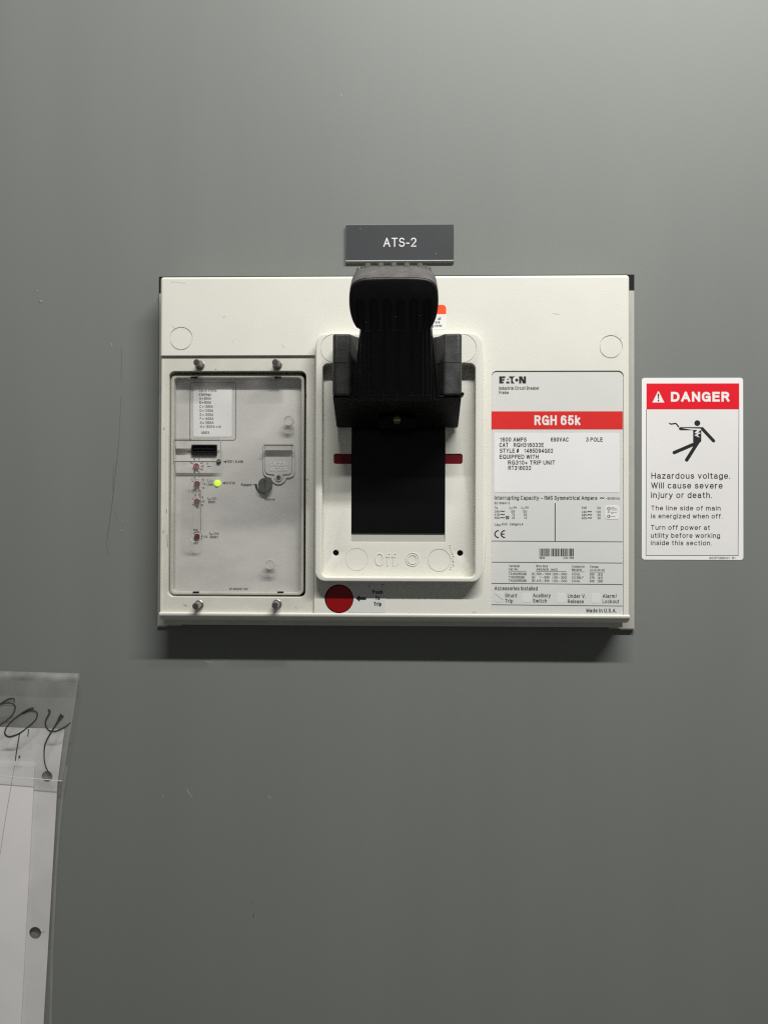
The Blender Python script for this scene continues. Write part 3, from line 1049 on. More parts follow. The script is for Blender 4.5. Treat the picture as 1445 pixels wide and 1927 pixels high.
# ---- trip unit in its bay at left
BEZ = FACE - 1.9
trip = empty('trip_unit', W(447, 912, BEZ).x, 9, W(447, 1157, BEZ).y, breaker)
tX = box_at(303.5, 666, 591.6, 1155.5, BEZ)
hole = box_at(317, 698.5, 575.5, 1123.5, BEZ)
a = Acc()
plate(a, [rr(tX[0], tX[1] - .6, tX[2], tX[3] + 3), rr(*hole, 5.0, 8)], 9, BEZ, 'beige_dull', bev=0.5)
st = box_at(303.5, 668, 306.5, 1155.5, BEZ)
plate(a, [rr(tX[0] + .1, tX[1], tX[0] + 1.5, tX[3] - 5)], 10, BEZ + .9, 'beige_dull', bev=.3)
bezel = a.build('bezel', trip)
a = Acc()
plate(a, [rr(hole[0] - 1, hole[1] - 1, hole[2] + 1, hole[3] + 1)], 9, 10.2, 'black_gap')
a.build('pocket', trip)
FP = 14.6                                      # printed face behind the clear cover
CV = 22.2                                      # front of the clear cover
cX = box_at(321, 704.5, 571.5, 1119.5, CV)
fX = (cX[0] + .9, cX[1] + .9, cX[2] - .9, cX[3] - .9)
a = Acc()
plate(a, [rr(*fX, 4)], 10.3, FP, 'face_grey')
face = a.build('faceplate', trip)
a = Acc()
rim_in = (cX[0] + 2.6, cX[1] + 2.4, cX[2] - 2.4, cX[3] - 3.0)
plate(a, [rr(*cX, 4.6, 8), rr(*rim_in, 3.2, 8)], FP + .1, CV - .1, 'clear_rim', bev=.8)
plate(a, [rr(rim_in[0] - .1, rim_in[1] - .1, rim_in[2] + .1, rim_in[3] + .1, 3.2), rr(*box_at(352, 831, 409.5, 860, CV))], CV - 1.6, CV - .5, 'clear')
for x0, x1, y, dep in ((330, 360, 828.5, 3.6), (498, 552.5, 838, 3.6), (330, 416, 869, 0.5)):      # ledges of the moulded pockets
    b = box_at(x0, y - 1.2, x1, y + 1.2, CV - 1.7)
    block(a, b[0], b[2], CV + 1.1 - dep, CV + 1.1, (b[1] + b[3]) / 2 - .4, (b[1] + b[3]) / 2 + .4, 'clear_wall')
for px, py in ((543.5, 791.5), (509, 1062)):
    c = W(px, py, CV)
    plate(a, [circ(c.x, c.y, mm(9.3, CV), 32), circ(c.x, c.y, mm(8.4, CV), 32)], CV - 2.6, CV + .1, 'clear_rim', bev=.1)
    plate(a, [circ(c.x, c.y, mm(8.4, CV), 28)], CV - 2.2, CV - 2.0, 'clear')
for px0, py0, px1, py1, r in ((328.5, 824.5, 416.5, 868.5, 1.4), (358.5, 897.5, 378, 1020.5, 4.2)):
    b = box_at(px0, py0, px1, py1, CV)
    plate(a, [rr(*b, r, 8), rr(b[0] + .45, b[1] + .45, b[2] - .45, b[3] - .45, max(.3, r - .45), 8)], CV - .6, CV + 1.1, 'clear_rim', bev=.12)
ribbon(a, [(377.5, 921), (377.6, 960), (377.8, 1000)], .35, CV + 1.16, 'ink_soft')
ribbon(a, [(416, 829), (416.3, 866)], .25, CV + 1.16, 'ink_faint')
ribbon(a, [(326, 868.6), (409, 868.6)], .22, CV + 1.18, 'ink_faint')
a.build('clear_cover', trip, label='clear plastic cover, scuffed and cloudy')
a = Acc()                                      # dark chips along the bezel's edge
for pts, w in (([(307.5, 806), (311, 804.5)], .5), ([(577, 902), (579, 904), (580.5, 901)], .5), ([(578.5, 921), (579.2, 923)], .5), ([(576.6, 740), (577, 748)], .4), ([(313.5, 958), (314, 966)], .5),
               ([(315, 1006), (315.5, 1030)], .45), ([(306, 999.5), (310, 999.8)], .4), ([(405, 694.5), (407, 695.5)], .5), ([(557, 1141), (558, 1146)], .25), ([(346, 1138), (352, 1141)], .5)):
    ribbon(a, pts, w, BEZ + .95 if pts[0][0] < 308 else BEZ + .06, 'ink_faint')
merge(bezel, a)
# mould clips as dark nicks in the cover's rim
for x0, x1, y0, y1 in ((359, 372, 708.5, 712), (517, 530, 708.5, 712), (363, 375, 1113, 1116.5), (522, 534, 1113, 1116)):
    b = box_at(x0, y0, x1, y1, CV + .05)
    plate(Acc(), [rr(*b, .5, 3)], CV - .6, CV + .05, 'black_gap').build('cover_clip', trip)
# (the raised column keeps its dark right edge)
# settings label with its text
a = Acc()
b = box_at(364.5, 726, 436.5, 822, FP)
plate(a, [rr(*b, 1.6)], FP, FP + .25, 'sticker')
b = box_at(357.5, 719.5, 444.5, 829, FP)
plate(a, [rr(*b, 2.2), rr(b[0] + .55, b[1] + .55, b[2] - .55, b[3] - .55, 1.7)], FP, FP + .12, 'ink')
rows = [('Cat. RT316032', 375, 408, 736.8), ('Ir Settings:', 375, 398, 744.6), ('A = 800A', 375.5, 397.5, 752.2), ('B = 900A', 375.8, 397.8, 759.8), ('C = 1000A', 376, 401, 767.4),
        ('D = 1100A', 376.3, 401.5, 775), ('E = 1200A', 376.5, 401.5, 782.6), ('F = 1400A', 376.5, 402, 790.2), ('G = 1500A', 376.8, 402.5, 797.8),
        ('H = 1600A = In', 377, 416, 805.2), ('140923', 378, 394, 816.6)]
for s, x0, x1, y in rows:
    text(a, s, x0, x1, y, 5.0, FP + .33, 'ink_soft', bold=.006)
a.build('settings_label', trip)
# black test socket
b = box_at(360.5, 836.5, 408, 856.5, FP + 2)
a = Acc()
plate(a, [rr(*b, .4), rr(b[0] + 1.4, b[1] + 1.4, b[2] - 1.4, b[3] - 1.2, .3)], FP, FP + 2.0, 'black_gap', bev=.2)
plate(a, [rr(*b)], FP, FP + .5, 'black_gap')
for i in range(8):
    x = b[0] + 3.4 + i * (b[2] - b[0] - 6.8) / 7
    for z in (.33, .66):
        zz = b[1] + (b[3] - b[1]) * z
        plate(a, [rr(x - .3, zz - .3, x + .3, zz + .3)], FP + .4, FP + 2.2, 'metal_dark')
a.build('test_socket', trip)
a = Acc()
c = W(411.8, 868.5, FP + 1)
lathe(a, c.x, c.y, [(mm(4.4, FP), FP), (mm(4.4, FP), FP + 1.1), (mm(3.6, FP), FP + 1.5)], 'black_gap', 24)
a.build('alarm_button', trip)
a = Acc()
c = W(409.3, 909.2, FP + 1)
lathe(a, c.x, c.y, [(mm(5.9, FP), FP), (mm(5.9, FP), FP + .7), (mm(4.6, FP), FP + 1.5), (mm(2.4, FP), FP + 2.0)], 'led', 28)
a.build('status_lamp', trip, smooth=True, label='lit green status lamp')
dials = [(370.2, 877, 'dial_pink', 'pinkish red dial behind the clear pocket'), (371.2, 910.5, 'dial_red', 'dark red dial beside the green lamp'),
         (371.2, 943.5, 'dial_red', 'dark red dial in the middle of the column'), (371.7, 1009.5, 'dial_red', 'dark red dial at the bottom of the column')]
for k, (px, py, m, lb) in enumerate(dials):
    c = W(px, py, FP + 1)
    r = mm(5.7, FP)
    a = Acc()
    lathe(a, c.x, c.y, [(r * 1.25, FP), (r * 1.25, FP + .2)], 'sticker', 28)
    lathe(a, c.x, c.y, [(r, FP + .2), (r, FP + 1.7), (r * .85, FP + 2.0)], m, 28)
    ang = (60, 35, 40, 30)[k]
    ca, sa = math.cos(math.radians(ang)), math.sin(math.radians(ang))
    q = [(c.x + ca * u - sa * v, c.y + sa * u + ca * v) for u, v in ((-r * .9, -.3), (r * .9, -.3), (r * .9, .3), (-r * .9, .3))]
    sheet(a, [q], FP + 2.04, 'black_gap')
    a.build('dial', trip, label=lb)
# lock knob with its crescent
c = W(499, 911.8, FP + 4)
r = mm(13, FP + 4)
a = Acc()
lathe(a, c.x, c.y, [(r, FP), (r, FP + 4.2), (r * .93, FP + 4.9)], 'knob', 40)
for q in ([(-.35, -3.6), (.35, -3.6), (.35, 3.3), (-.35, 3.3)], [(0, 4.2), (-2.6, .9), (-2.1, .5), (0, 3.0)], [(0, 4.2), (0, 3.0), (2.1, .5), (2.6, .9)]):
    sheet(a, [[(c.x + x, c.y + z) for x, z in q]], FP + 4.95, 'black_gap')
a.build('lock_knob', trip)
# access flap with raised catalogue text and its screw
OUT = [(495, 839), (498, 834.5), (552, 834.5), (555, 839), (555, 889), (553, 895.5), (547, 899), (539.5, 899.5), (536, 906), (530.5, 910.5), (524.5, 911.8), (518, 910.3),
       (512.5, 906), (510, 899.5), (503, 898.5), (497, 894), (495, 888)]
INN = [(499, 838.2), (549.5, 838.2), (549.5, 886), (548, 890), (544, 892.8), (532.5, 893.3), (532, 900), (529, 904.8), (524.5, 906.5), (520, 905), (516.8, 900.5), (516, 893.3),
       (505.5, 892.5), (501, 890), (499, 885)]
a = Acc()
o_w = [W(x, y, FP + 1.2) for x, y in OUT][::-1]
plate(a, [[(p.x, p.y) for p in o_w]], FP, FP + 1.2, 'face_grey', bev=.3)
i_w = [W(x, y, FP + 1.3) for x, y in INN][::-1]
plate(a, [[(p.x, p.y) for p in i_w]], FP + 1.25, FP + 2.0, 'face_grey', bev=.25)
ribbon(a, INN, .5, FP + 1.3, 'ink_soft', closed=True)
ribbon(a, OUT, .35, FP + .06, 'ink_soft', closed=True)
text(a, 'CR 1220', 508.5, 540, 876.5, 7.4, FP + 1.9, 'sticker', bold=.012, raise_=.5)
text(a, 'DL 1220', 508.5, 540, 885.8, 7.4, FP + 1.9, 'sticker', bold=.012, raise_=.5)
sheet(a, [[(W(x, y, FP + 2.06).x, W(x, y, FP + 2.06).y) for x, y in ((521.5, 847.5), (526, 847.5), (523.8, 850))]], FP + 2.06, 'ink_faint')
c = W(524.5, 898, FP + 2)
lathe(a, c.x, c.y, [(mm(4.4, FP), FP + 1.8), (mm(4.4, FP), FP + 2.6), (mm(3.6, FP), FP + 3.0)], 'metal', 24)
sheet(a, [circ(c.x, c.y, mm(1.9, FP), 6)], FP + 3.04, 'black_gap')
a.build('battery_flap', trip)
# printing on the face
a = Acc()
D1 = FP + .1


def tri(acc, pts, d, m):
    ps = [W(x, y, d) for x, y in pts]
    acc.add([(p.x, d, p.y) for p in ps], [tuple(range(len(ps)))], m)


tri(a, [(420.5, 868.8), (426.5, 866.2), (426.5, 871.4)], D1, 'ink')
text(a, 'TEST / ALARM', 427.3, 457.5, 871, 4.8, D1, 'ink', bold=.012)
tri(a, [(418, 909), (424, 906.4), (424, 911.6)], D1, 'ink')
text(a, 'STATUS', 425, 442.5, 911.3, 4.8, D1, 'ink', bold=.012)
text(a, 'I', 389.5, 391.2, 873.6, 5, D1, 'ink', shear=.25)
text(a, 'r', 391.3, 392.8, 874.6, 3.4, D1, 'ink')
text(a, '~', 389.5, 397.5, 880.5, 8, D1, 'ink')
text(a, 'I', 390, 392, 906.8, 5.6, D1, 'ink', bold=.01, shear=.25)
text(a, 't', 392.2, 393.6, 908.5, 3.4, D1, 'ink')
text(a, '(s)', 395, 400.5, 907, 4.6, D1, 'ink_faint')
text(a, 'LONG', 389.5, 401.3, 914, 4.6, D1, 'ink_soft', bold=.012)
text(a, 'I', 390.3, 392.3, 940.3, 5.6, D1, 'ink', bold=.01, shear=.25)
text(a, 'sd', 392.6, 397, 941.4, 3.8, D1, 'ink', bold=.01)
text(a, '(xIr)', 399, 407.8, 940, 4.8, D1, 'ink_soft')
text(a, 'SHORT', 392, 406.2, 947, 4.8, D1, 'ink', bold=.012)
text(a, 'I', 393.5, 395.5, 1006, 5.6, D1, 'ink', bold=.01, shear=.25)
text(a, 'sd', 395.8, 400.4, 1007, 3.8, D1, 'ink', bold=.01)
text(a, '(ms)', 402.5, 412.3, 1005.8, 4.4, D1, 'ink_soft')
text(a, 'SHORT', 395, 411, 1013, 4.8, D1, 'ink', bold=.012)
text(a, 'Engaged', 454, 473.8, 914.3, 4.8, D1, 'ink', bold=.01)
text(a, 'Remove', 498.5, 517.2, 941.8, 4.8, D1, 'ink', bold=.01)
ribbon(a, [(476, 912), (483, 912)], .6, D1, 'ink')
ribbon(a, [(499.5, 930), (500, 936)], .5, D1, 'ink')
bow = [(499 + 17.2 * math.cos(math.radians(t)), 911.8 + 17.2 * math.sin(math.radians(t))) for t in range(88, 186, 6)]
ribbon(a, bow, 1.9, D1 + .02, 'black_gap')
text(a, 'NP 66D0067 H25', 432, 466.5, 1110.3, 4.2, D1, 'ink_soft', bold=.006)


def ticks(cx, cy, r0, r1, angs, w=.32):
    for t in angs:
        ca, sa = math.cos(math.radians(t)), -math.sin(math.radians(t))
        ribbon(a, [(cx + r0 * ca, cy + r0 * sa), (cx + r1 * ca, cy + r1 * sa)], w, D1 + .24, 'ink')


ticks(370.2, 877, 7, 11.5, (0, 32, 66, 112, 146, 250, 285, 325))
ticks(371.2, 910.5, 7, 10.5, (25, 66, 112, 146, 250, 290))
ticks(371.2, 943.5, 7, 11, (0, 62, 112, 146, 215, 270, 325))
for s, x, y in (('A', 358.5, 872), ('B', 365, 866), ('C', 373.5, 866), ('D', 379.5, 871.5), ('E', 381, 879.2), ('F', 379.5, 886), ('G', 373.2, 891), ('H', 364.8, 891),
                ('4', 365.5, 900), ('7', 373.5, 899.5), ('10', 379, 904.8), ('12', 381, 912.4), ('15', 379.3, 920.5), ('20', 363.5, 924.5), ('3', 373.5, 924.5),
                ('5', 380, 938), ('6', 382.5, 945.5), ('8', 380, 953), ('4', 374, 933), ('3', 366.5, 933), ('M1', 369.5, 957), ('Inst', 364.2, 999), ('120', 383, 1012), ('300', 364.5, 1024)):
    w = {1: 3.0, 2: 6.0, 3: 8.0, 4: 8.6}[len(s)]
    text(a, s, x, x + w, y, 4.2, D1, 'ink', bold=.008)
bow = [(371.7 + 9 * math.cos(math.radians(t)), 1009.5 - 9 * math.sin(math.radians(t))) for t in range(40, 150, 10)]
ribbon(a, bow, .4, D1 + .24, 'ink')
bow = [(371.7 + 9 * math.cos(math.radians(t)), 1009.5 - 9 * math.sin(math.radians(t))) for t in range(-40, 40, 10)]
ribbon(a, bow, .4, D1 + .24, 'ink')
ticks(371.7, 1009.5, 6.6, 9, (50, 80, 110, 140, 0, 232))
a.build('lettering', trip)
# four bolts through the bezel
for px, py in ((376, 686.2), (521.8, 686), (374, 1138.2), (521.2, 1136.8)):
    c = W(px, py, BEZ + 2)
    a = Acc()
    lathe(a, c.x, c.y, [(3.9, BEZ), (3.9, BEZ + .9), (3.5, BEZ + 1.2)], 'metal', 28)
    lathe(a, c.x, c.y, [(2.85, BEZ + 1.1), (2.85, BEZ + 11.2), (2.55, BEZ + 11.9)], 'metal', 28)
    lathe(a, c.x, c.y, [(2.1, BEZ + 11.8), (2.1, BEZ + 12.3)], 'metal_dark', 6)
    o = a.build('bolt', trip)

# ---- red trip button and its label
a = Acc()
lathe(a, bc.x, bc.y, [(mm(27.15, FACE), FACE - 5.9), (mm(27.15, FACE), FACE - 5.5)], 'black_gap', 48)
lathe(a, bc.x + .25, bc.y, [(mm(25.6, FACE), FACE - 5), (mm(25.6, FACE), FACE - .5), (mm(25.0, FACE), FACE + .05)], 'button_red', 56)
a.build('trip_button', breaker, label='round dark red push button')
a = Acc()
b = box_at(655.5, 1099.5, 725, 1153, FACE)
cc = [(b[0], b[1]), (b[2], b[1]), (b[2], b[3]), (b[0], b[3])]
r = mm(27.6, FACE)
left = [(bc.x + r * math.cos(math.radians(t)), bc.y + r * math.sin(math.radians(t))) for t in range(50, -51, -5)]
plate(a, [[(b[0] + .2, b[1]), (b[2], b[1]), (b[2], b[3]), (b[0] + .2, b[3])] + [p for p in left if b[1] < p[1] < b[3]]], FACE, FACE + .18, 'label_grey')
d = FACE + .26
tri(a, [(669.5, 1126.3), (677, 1120), (677, 1132.6)], d, 'ink')
sheet(a, [rr(*box_at(676.5, 1124, 689, 1128.8, d))], d, 'ink')
for s, x0, x1, y in (('Push', 701, 720, 1117.6), ('To', 706.2, 714.6, 1129.2), ('Trip', 703.3, 717.6, 1140.2)):
    text(a, s, x0, x1, y, 7.4, d, 'ink', bold=.028)
ribbon(a, [(694.5, 1104.5), (696, 1101.5)], .5, d, 'ink')
ribbon(a, [(718, 1102.5), (720, 1103.5)], .5, d, 'ink')
ribbon(a, [(699, 1109), (699.8, 1112)], .3, d, 'ink_faint')
ribbon(a, [(718, 1099.8), (722, 1099.8)], .5, d, 'ink')
a.build('button_label', breaker)

# ---- warning label, mostly behind the grip
a = Acc()
b = box_at(664, 574, 839.3, 620.5, FACE)
plate(a, [rr(*b, 3.2)], FACE, FACE + .15, 'sticker')
ob_ = box_at(664, 574, 839.3, 591.3, FACE)
sheet(a, [rr(ob_[0], ob_[1], ob_[2], ob_[3], 3.2, corners='cd')], FACE + .22, 'orange')
for s, x0, x1, y in (('all', 824, 829.3, 602.2), ('ore', 818.5, 827.3, 608.8), ('g cover.', 813, 833.3, 615.4)):
    text(a, s, x0, x1, y, 5.4, FACE + .22, 'ink_soft', bold=.01)
a.build('warning_label', breaker, label='white label with orange top band, mostly hidden by the grip')

# ---- nameplate
NP = FACE - 1.1
a = Acc()
pX = box_at(925, 699, 1171.8, 1156.5, NP)
plate(a, [rr(*pX, 4.2, corners='cd')], NP, NP + .3, 'label_grey')
nameplate = a.build('nameplate', breaker, label='grey printed nameplate with a red band')
d = NP + .38
a = Acc()
b = box_at(924.5, 774, 1171.2, 808, d)
sheet(a, [rr(*b)], d, 'label_red')
text(a, 'RGH 65k', 1005.2, 1091.5, 800, 18.4, d + .07, 'sticker', bold=.02)
a.build('red_band', nameplate)
a = Acc()
b = box_at(930, 815, 1165, 926.5, NP + .4)
plate(a, [rr(*b, .8)], NP + .3, NP + .45, 'sticker')
e = NP + .53
for s, x0, x1, y in (('1600 AMPS', 940.5, 990.3, 831), ('690VAC', 1036, 1069.5, 831), ('3 POLE', 1102.2, 1133.5, 831), ('CAT', 939.3, 956, 841.2), ('RGH316032E', 966.2, 1022.8, 841.2),
                     ('STYLE #', 940.2, 976.3, 852), ('1485D94G02', 986, 1040.2, 852), ('EQUIPPED WITH', 939.6, 1013, 863.4), ('RG310+ TRIP UNIT', 955.5, 1044, 874.2),
                     ('RT316032', 956, 999, 884.4)):
    text(a, s, x0, x1, y, 7.9, e, 'ink', bold=.008)
a.build('rating_sticker', nameplate)
a = Acc()
# maker's wordmark, drawn as shapes (photo pixels, from x = 930 + u / 14.45, y = 700 + v / 14.45)
LG = lambda pts: [(930 + u / 14.45, 700 + v / 14.45) for u, v in pts]
EK = 'ink'


def shape(pts, holes=()):
    lp = [[tuple(W(x, y, d)) for x, y in LG(q)] for q in (pts, *holes)]
    sheet(a, lp, d, EK)


shape([(130, 118), (302, 118), (285, 172), (200, 172), (200, 192), (278, 192), (262, 238), (200, 238), (200, 258), (256, 258), (242, 312), (130, 312)])
shape([(365, 160), (388, 218), (342, 218)])
shape([(328, 258), (402, 258), (412, 312), (312, 312)])
shape([(395, 118), (562, 118)] + [(585 - 90 * math.cos(math.radians(t)), 215 - 97 * math.sin(math.radians(t))) for t in range(72, -80, -12)] + [(530, 312), (450, 312), (450, 172), (412, 172)])
shape([(605 + 40 * math.cos(2 * math.pi * i / 24), 220 + 42 * math.sin(2 * math.pi * i / 24)) for i in range(24)])
shape([(668, 118), (752, 118), (795, 222), (795, 118), (858, 118), (858, 312), (770, 312), (728, 208), (728, 312), (668, 312)])
text(a, 'Industrial Circuit Breaker', 938.7, 1014, 733.5, 6.3, d, 'ink_soft', bold=.002)
text(a, 'Frame', 938.7, 956.8, 741.6, 6.3, d, 'ink_soft', bold=.002)
Y = lambda v: 760 + v * .22835
Xn = lambda u: 900 + u * .22835
T = lambda s, u0, u1, base, cap, m='ink', bold=.0, shear=0.0: text(a, s, Xn(u0), Xn(u1), Y(base), cap * .22835, d, m, bold=bold, shear=shear)
T('Interrupting Capacity \u2013 RMS Symmetrical Ampere', 132, 978, 790, 33, bold=.0)
T('~', 1000, 1036, 790, 40, bold=.02)
T('- 50/60 Hz', 1044, 1162, 789, 20)
T('IEC 60947-2', 132, 258, 827, 19)
T('U', 132, 148, 862, 20, shear=.2)
T('e', 149, 158, 866, 16)
for s, u in (('cu', 252), ('cs', 351)):
    T('I', u, u + 7, 863, 20, shear=.25)
    T(s, u + 8, u + 27, 867, 16)
    T('kA', u + 36, u + 61, 862, 20)
for k, (v, p, q) in enumerate((('240', '135', '100'), ('415', '70', '50'), ('690', '25', '13'))):
    yb = 896 + k * 26
    T(v, 132, 172, yb, 19)
    T('~', 178, 216, yb + 2, 36, bold=.02)
    T(p, 262 if len(p) == 3 else 275, 299, yb, 19)
    T(q, 362 if len(q) == 3 else 374, 399, yb, 19)
b = box_at(Xn(224), Y(924), Xn(252), Y(950), d)
sheet(a, [rr(*b), rr(b[0] + .35, b[1] + .35, b[2] - .35, b[3] - .35)], d, 'ink')
ribbon(a, [(Xn(226), Y(948)), (Xn(250), Y(926))], .5, d + .01, 'ink')
ribbon(a, [(Xn(226), Y(926)), (Xn(250), Y(948))], .5, d + .02, 'ink')
T('U', 132, 150, 1003, 20, shear=.2)
T('imp', 151, 184, 1006, 17, shear=.2)
T('8 kV', 193, 238, 1001, 20)
T('Category A', 257, 368, 1001, 20)
for cxu, full in ((168, False), (220, True)):
    bow = [(Xn(cxu - 33 * math.cos(math.radians(t))), Y(1073 - 29 * math.sin(math.radians(t)))) for t in range(-88, 89, 8)]
    ribbon(a, bow, 1.0, d, 'ink')
    if full:
        ribbon(a, [(Xn(188), Y(1073)), (Xn(214), Y(1073))], .9, d + .01, 'ink')
ribbon(a, [(Xn(631), Y(818)), (Xn(631), Y(1132))], .7, d, 'ink')
for u0, u1, v0, v1 in ((103, 1186, 1130, 1137), (103, 1186, 1304, 1312), (103, 1186, 1479, 1489), (103, 1186, 1655, 1666)):
    ribbon(a, [(Xn(u0) + 1.2, Y(v0)), (Xn(u1), Y(v1))], .5, d + .015, 'ink')
T('Volt', 850, 890, 865, 20)
T('kA', 979, 1006, 866, 20)
for k, (v, p) in enumerate((('240', '125'), ('480', '65'), ('600', '50'))):
    yb = 899 + k * 26
    T(v, 850, 889, yb, 19)
    T('~', 896, 934, yb + 2, 36, bold=.02)
    T(p, 967 if len(p) == 3 else 980, 1005, yb, 19)
T('Terminal', 249, 337, 1345, 19)
T('Cat. No.', 249, 326, 1371, 19)
T('Wire Size', 474, 570, 1346, 19)
T('AWG/MCM   (mm2)', 476, 650, 1373, 18)
T('Conductor', 769, 875, 1349, 19)
T('Material', 769, 851, 1375, 19)
T('Torque', 916, 987, 1351, 19)
T('Lb-in (N-m)', 916, 1038, 1378, 19)
for u0, u1, v in ((249, 394, 1379), (474, 726, 1381), (769, 874, 1384), (916, 1038, 1386)):
    ribbon(a, [(Xn(u0), Y(v)), (Xn(u1), Y(v + .4))], .28, d, 'ink')
for k, (c1, c2, c3, c4, c5, c6, c7) in enumerate((('TA1600RD(M)', '[4]', '500 \u2013 1000', '(300 \u2013 500)', 'CU/AL', '550', '(62)'),
                                                  ('T1600RD(M)', '[4]', '1 \u2013 600', '( 50 \u2013 300)', 'CU ONLY', '375', '(42)'),
                                                  ('TA2000RD(M)', '[6]', '4/0 \u2013 500', '(120 \u2013 240)', 'CU/AL', '500', '(56)'))):
    yb = 1410 + k * 28
    T(c1, 249, 396 if k != 1 else 381, yb, 20)
    T(c2, 439, 465, yb, 20)
    T(c3, 479 if k != 1 else 505, 596 if k == 0 else 583, yb + 1, 20)
    T(c4, 609, 729, yb + 2, 20)
    T(c5, 769, 838 if k != 1 else 864, yb + 3, 20)
    T(c6, 916, 954, yb + 4, 20)
    T(c7, 981, 1022, yb + 5, 20)
T('Accessories Installed', 132, 487, 1536, 33)
for s1, s2, u, e1, e2 in (('Shunt', 'Trip', 219, 318, 284), ('Auxiliary', 'Switch', 448, 594, 563), ('Under V.', 'Release', 735, 883, 866), ('Alarm/', 'Lockout', 1021, 1140, 1157)):
    T(s1, u, e1, 1594 + (u > 700) * 5, 31)
    T(s2, u, e2, 1638 + (u > 700) * 5, 31)
T('Made in U.S.A.', 888, 1137, 1719, 33, bold=.004)
a.build('lettering', nameplate)
a = Acc()
# barcode
x = 502.0
ws = [5, 4, 3, 3, 9, 5, 4, 4, 8, 4, 6, 5, 9, 3, 5, 10, 3, 4, 6, 4, 10, 5, 5, 3, 8, 5, 9, 3, 4, 9, 12, 5, 8, 4, 3, 3, 9, 3, 6, 8, 3, 4, 9, 3, 10, 4, 8]
k = 282.0 / sum(ws)
for i, w in enumerate(ws):
    if i % 2 == 0:
        q = box_at(Xn(x), Y(1192), Xn(x + w * k), Y(1256), d)
        sheet(a, [rr(*q)], d, 'ink_soft')
    x += w * k
text(a, '6635', Xn(502), Xn(546), Y(1277), 4.0, d, 'ink_soft', bold=.008)
text(a, 'C02  H68', Xn(699), Xn(785), Y(1277), 4.0, d, 'ink_soft', bold=.008)
a.build('barcode', nameplate)
a = Acc()
b = box_at(Xn(1042), Y(838), Xn(1160), Y(952), NP + .45)
plate(a, [rr(*b, 2.2)], NP + .3, NP + .5, 'sticker', bev=.06)
e = NP + .57
for cu_, cv_ in ((1073, 863),):
    cw = W(Xn(cu_), Y(cv_), e)
    sheet(a, [circ(cw.x, cw.y, 1.5, 24), circ(cw.x, cw.y, 1.2, 24)], e, 'ink_soft')
    text(a, 'UL', Xn(1064), Xn(1082), Y(870), 3.4, e, 'ink_soft')
cw = W(Xn(1071), Y(927), e)
sheet(a, [circ(cw.x, cw.y, 1.35, 24), circ(cw.x, cw.y, .9, 24)], e, 'ink_soft')
ribbon(a, [(Xn(1077), Y(918)), (Xn(1077), Y(936))], .35, e + .01, 'ink_soft')
for u0, u1, v in ((1092, 1118, 854), (1092, 1136, 864), (1092, 1145, 874), (1062, 1084, 888), (1062, 1084, 897), (1092, 1138, 893), (1092, 1110, 902), (1088, 1126, 928)):
    ribbon(a, [(Xn(u0), Y(v)), (Xn(u1), Y(v))], .32, e, 'ink_faint')
a.build('approval_sticker', nameplate)
for u0, u1, v0, v1 in ((131, 208, 1556, 1634), (357, 436, 1562, 1634), (645, 720, 1562, 1640), (930, 1003, 1563, 1641)):
    b = box_at(Xn(u0), Y(v0), Xn(u1), Y(v1), NP + .4)
    a = Acc()
    plate(a, [rr(*b, 2.0)], NP + .3, NP + .42, 'box_white' if u0 > 200 else 'label_grey', bev=.04)
    if u0 < 200:
        ribbon(a, [(Xn(137), Y(1562)), (Xn(170), Y(1595)), (Xn(205), Y(1614))], .2, NP + .5, 'ink_faint')
    a.build('check_box', nameplate)

# ------------------------------------------------------------------ engraved plate above the breaker
pl = box_at(650.5, 423, 854, 490.5, 3.0)
a = Acc()
zb2 = W(752, 495.5, 0.6).y
prism_x(a, [(0.05, zb2), (1.0, zb2), (2.95, pl[1] - .5), (3.0, pl[1]), (3.0, pl[3]), (2.6, pl[3] + .45), (0.05, pl[3] + .5)], pl[0], pl[2], 'plate_edge')
sheet(a, [rr(pl[0] + .15, pl[1] + .35, pl[2] - .15, pl[3])], 3.08, 'plate_grey')
sheet(a, [rr(pl[0] + .15, pl[1] - .12, pl[2] - .15, pl[1] + .3)], 3.06, 'plate_core')
nm = a.build('engraved_plate')
tag(nm, 'charcoal engraved plate with white letters above the black handle', 'nameplate')
fix_normals(nm)
a = Acc()
text(a, 'ATS-2', 721.3, 783.2, 464.5, 17.0, 3.16, 'plate_core', bold=-.009, res=6)
for x, y in ((678, 430), (820.5, 477.5)):
    c = W(x, y, 3.16)
    sheet(a, [circ(c.x, c.y, .22, 8)], 3.16, 'plate_core')
a.build('lettering', nm)

# ------------------------------------------------------------------ danger sign at right
sg = box_at(1207, 711, 1397.6, 1053.5, 0.25)
a = Acc()
plate(a, [rr(*sg, 2.4)], 0.05, 0.3, 'sign_white')
sign = tag(a.build('danger_sign'), 'white rectangular danger sticker with red header and falling figure', 'sign')
Xs = lambda u: 1190 + u * .19722
Ys = lambda v: 690 + v * .19722
d = .38
a = Acc()
sheet(a, [rr(*box_at(Xs(130), Ys(410), Xs(1010), Ys(1802), d))], d - .03, 'sign_inner')
for p, q in (((130, 408), (126, 1803)), ((1012, 404), (1004, 1803)), ((126, 1802), (1005, 1802))):
    ribbon(a, [(Xs(p[0]), Ys(p[1])), (Xs(q[0]), Ys(q[1]))], .42, d, 'ink')
a.build('border_frame', sign)
a = Acc()
sheet(a, [rr(*box_at(Xs(131), Ys(160), Xs(1014), Ys(406), d))], d + .04, 'sign_red')
d2 = d + .1
sheet(a, [[tuple(W(Xs(u), Ys(v), d2)) for u, v in ((187, 342), (301, 342), (250, 240), (244, 234), (238, 240))]], d2, 'sign_white')
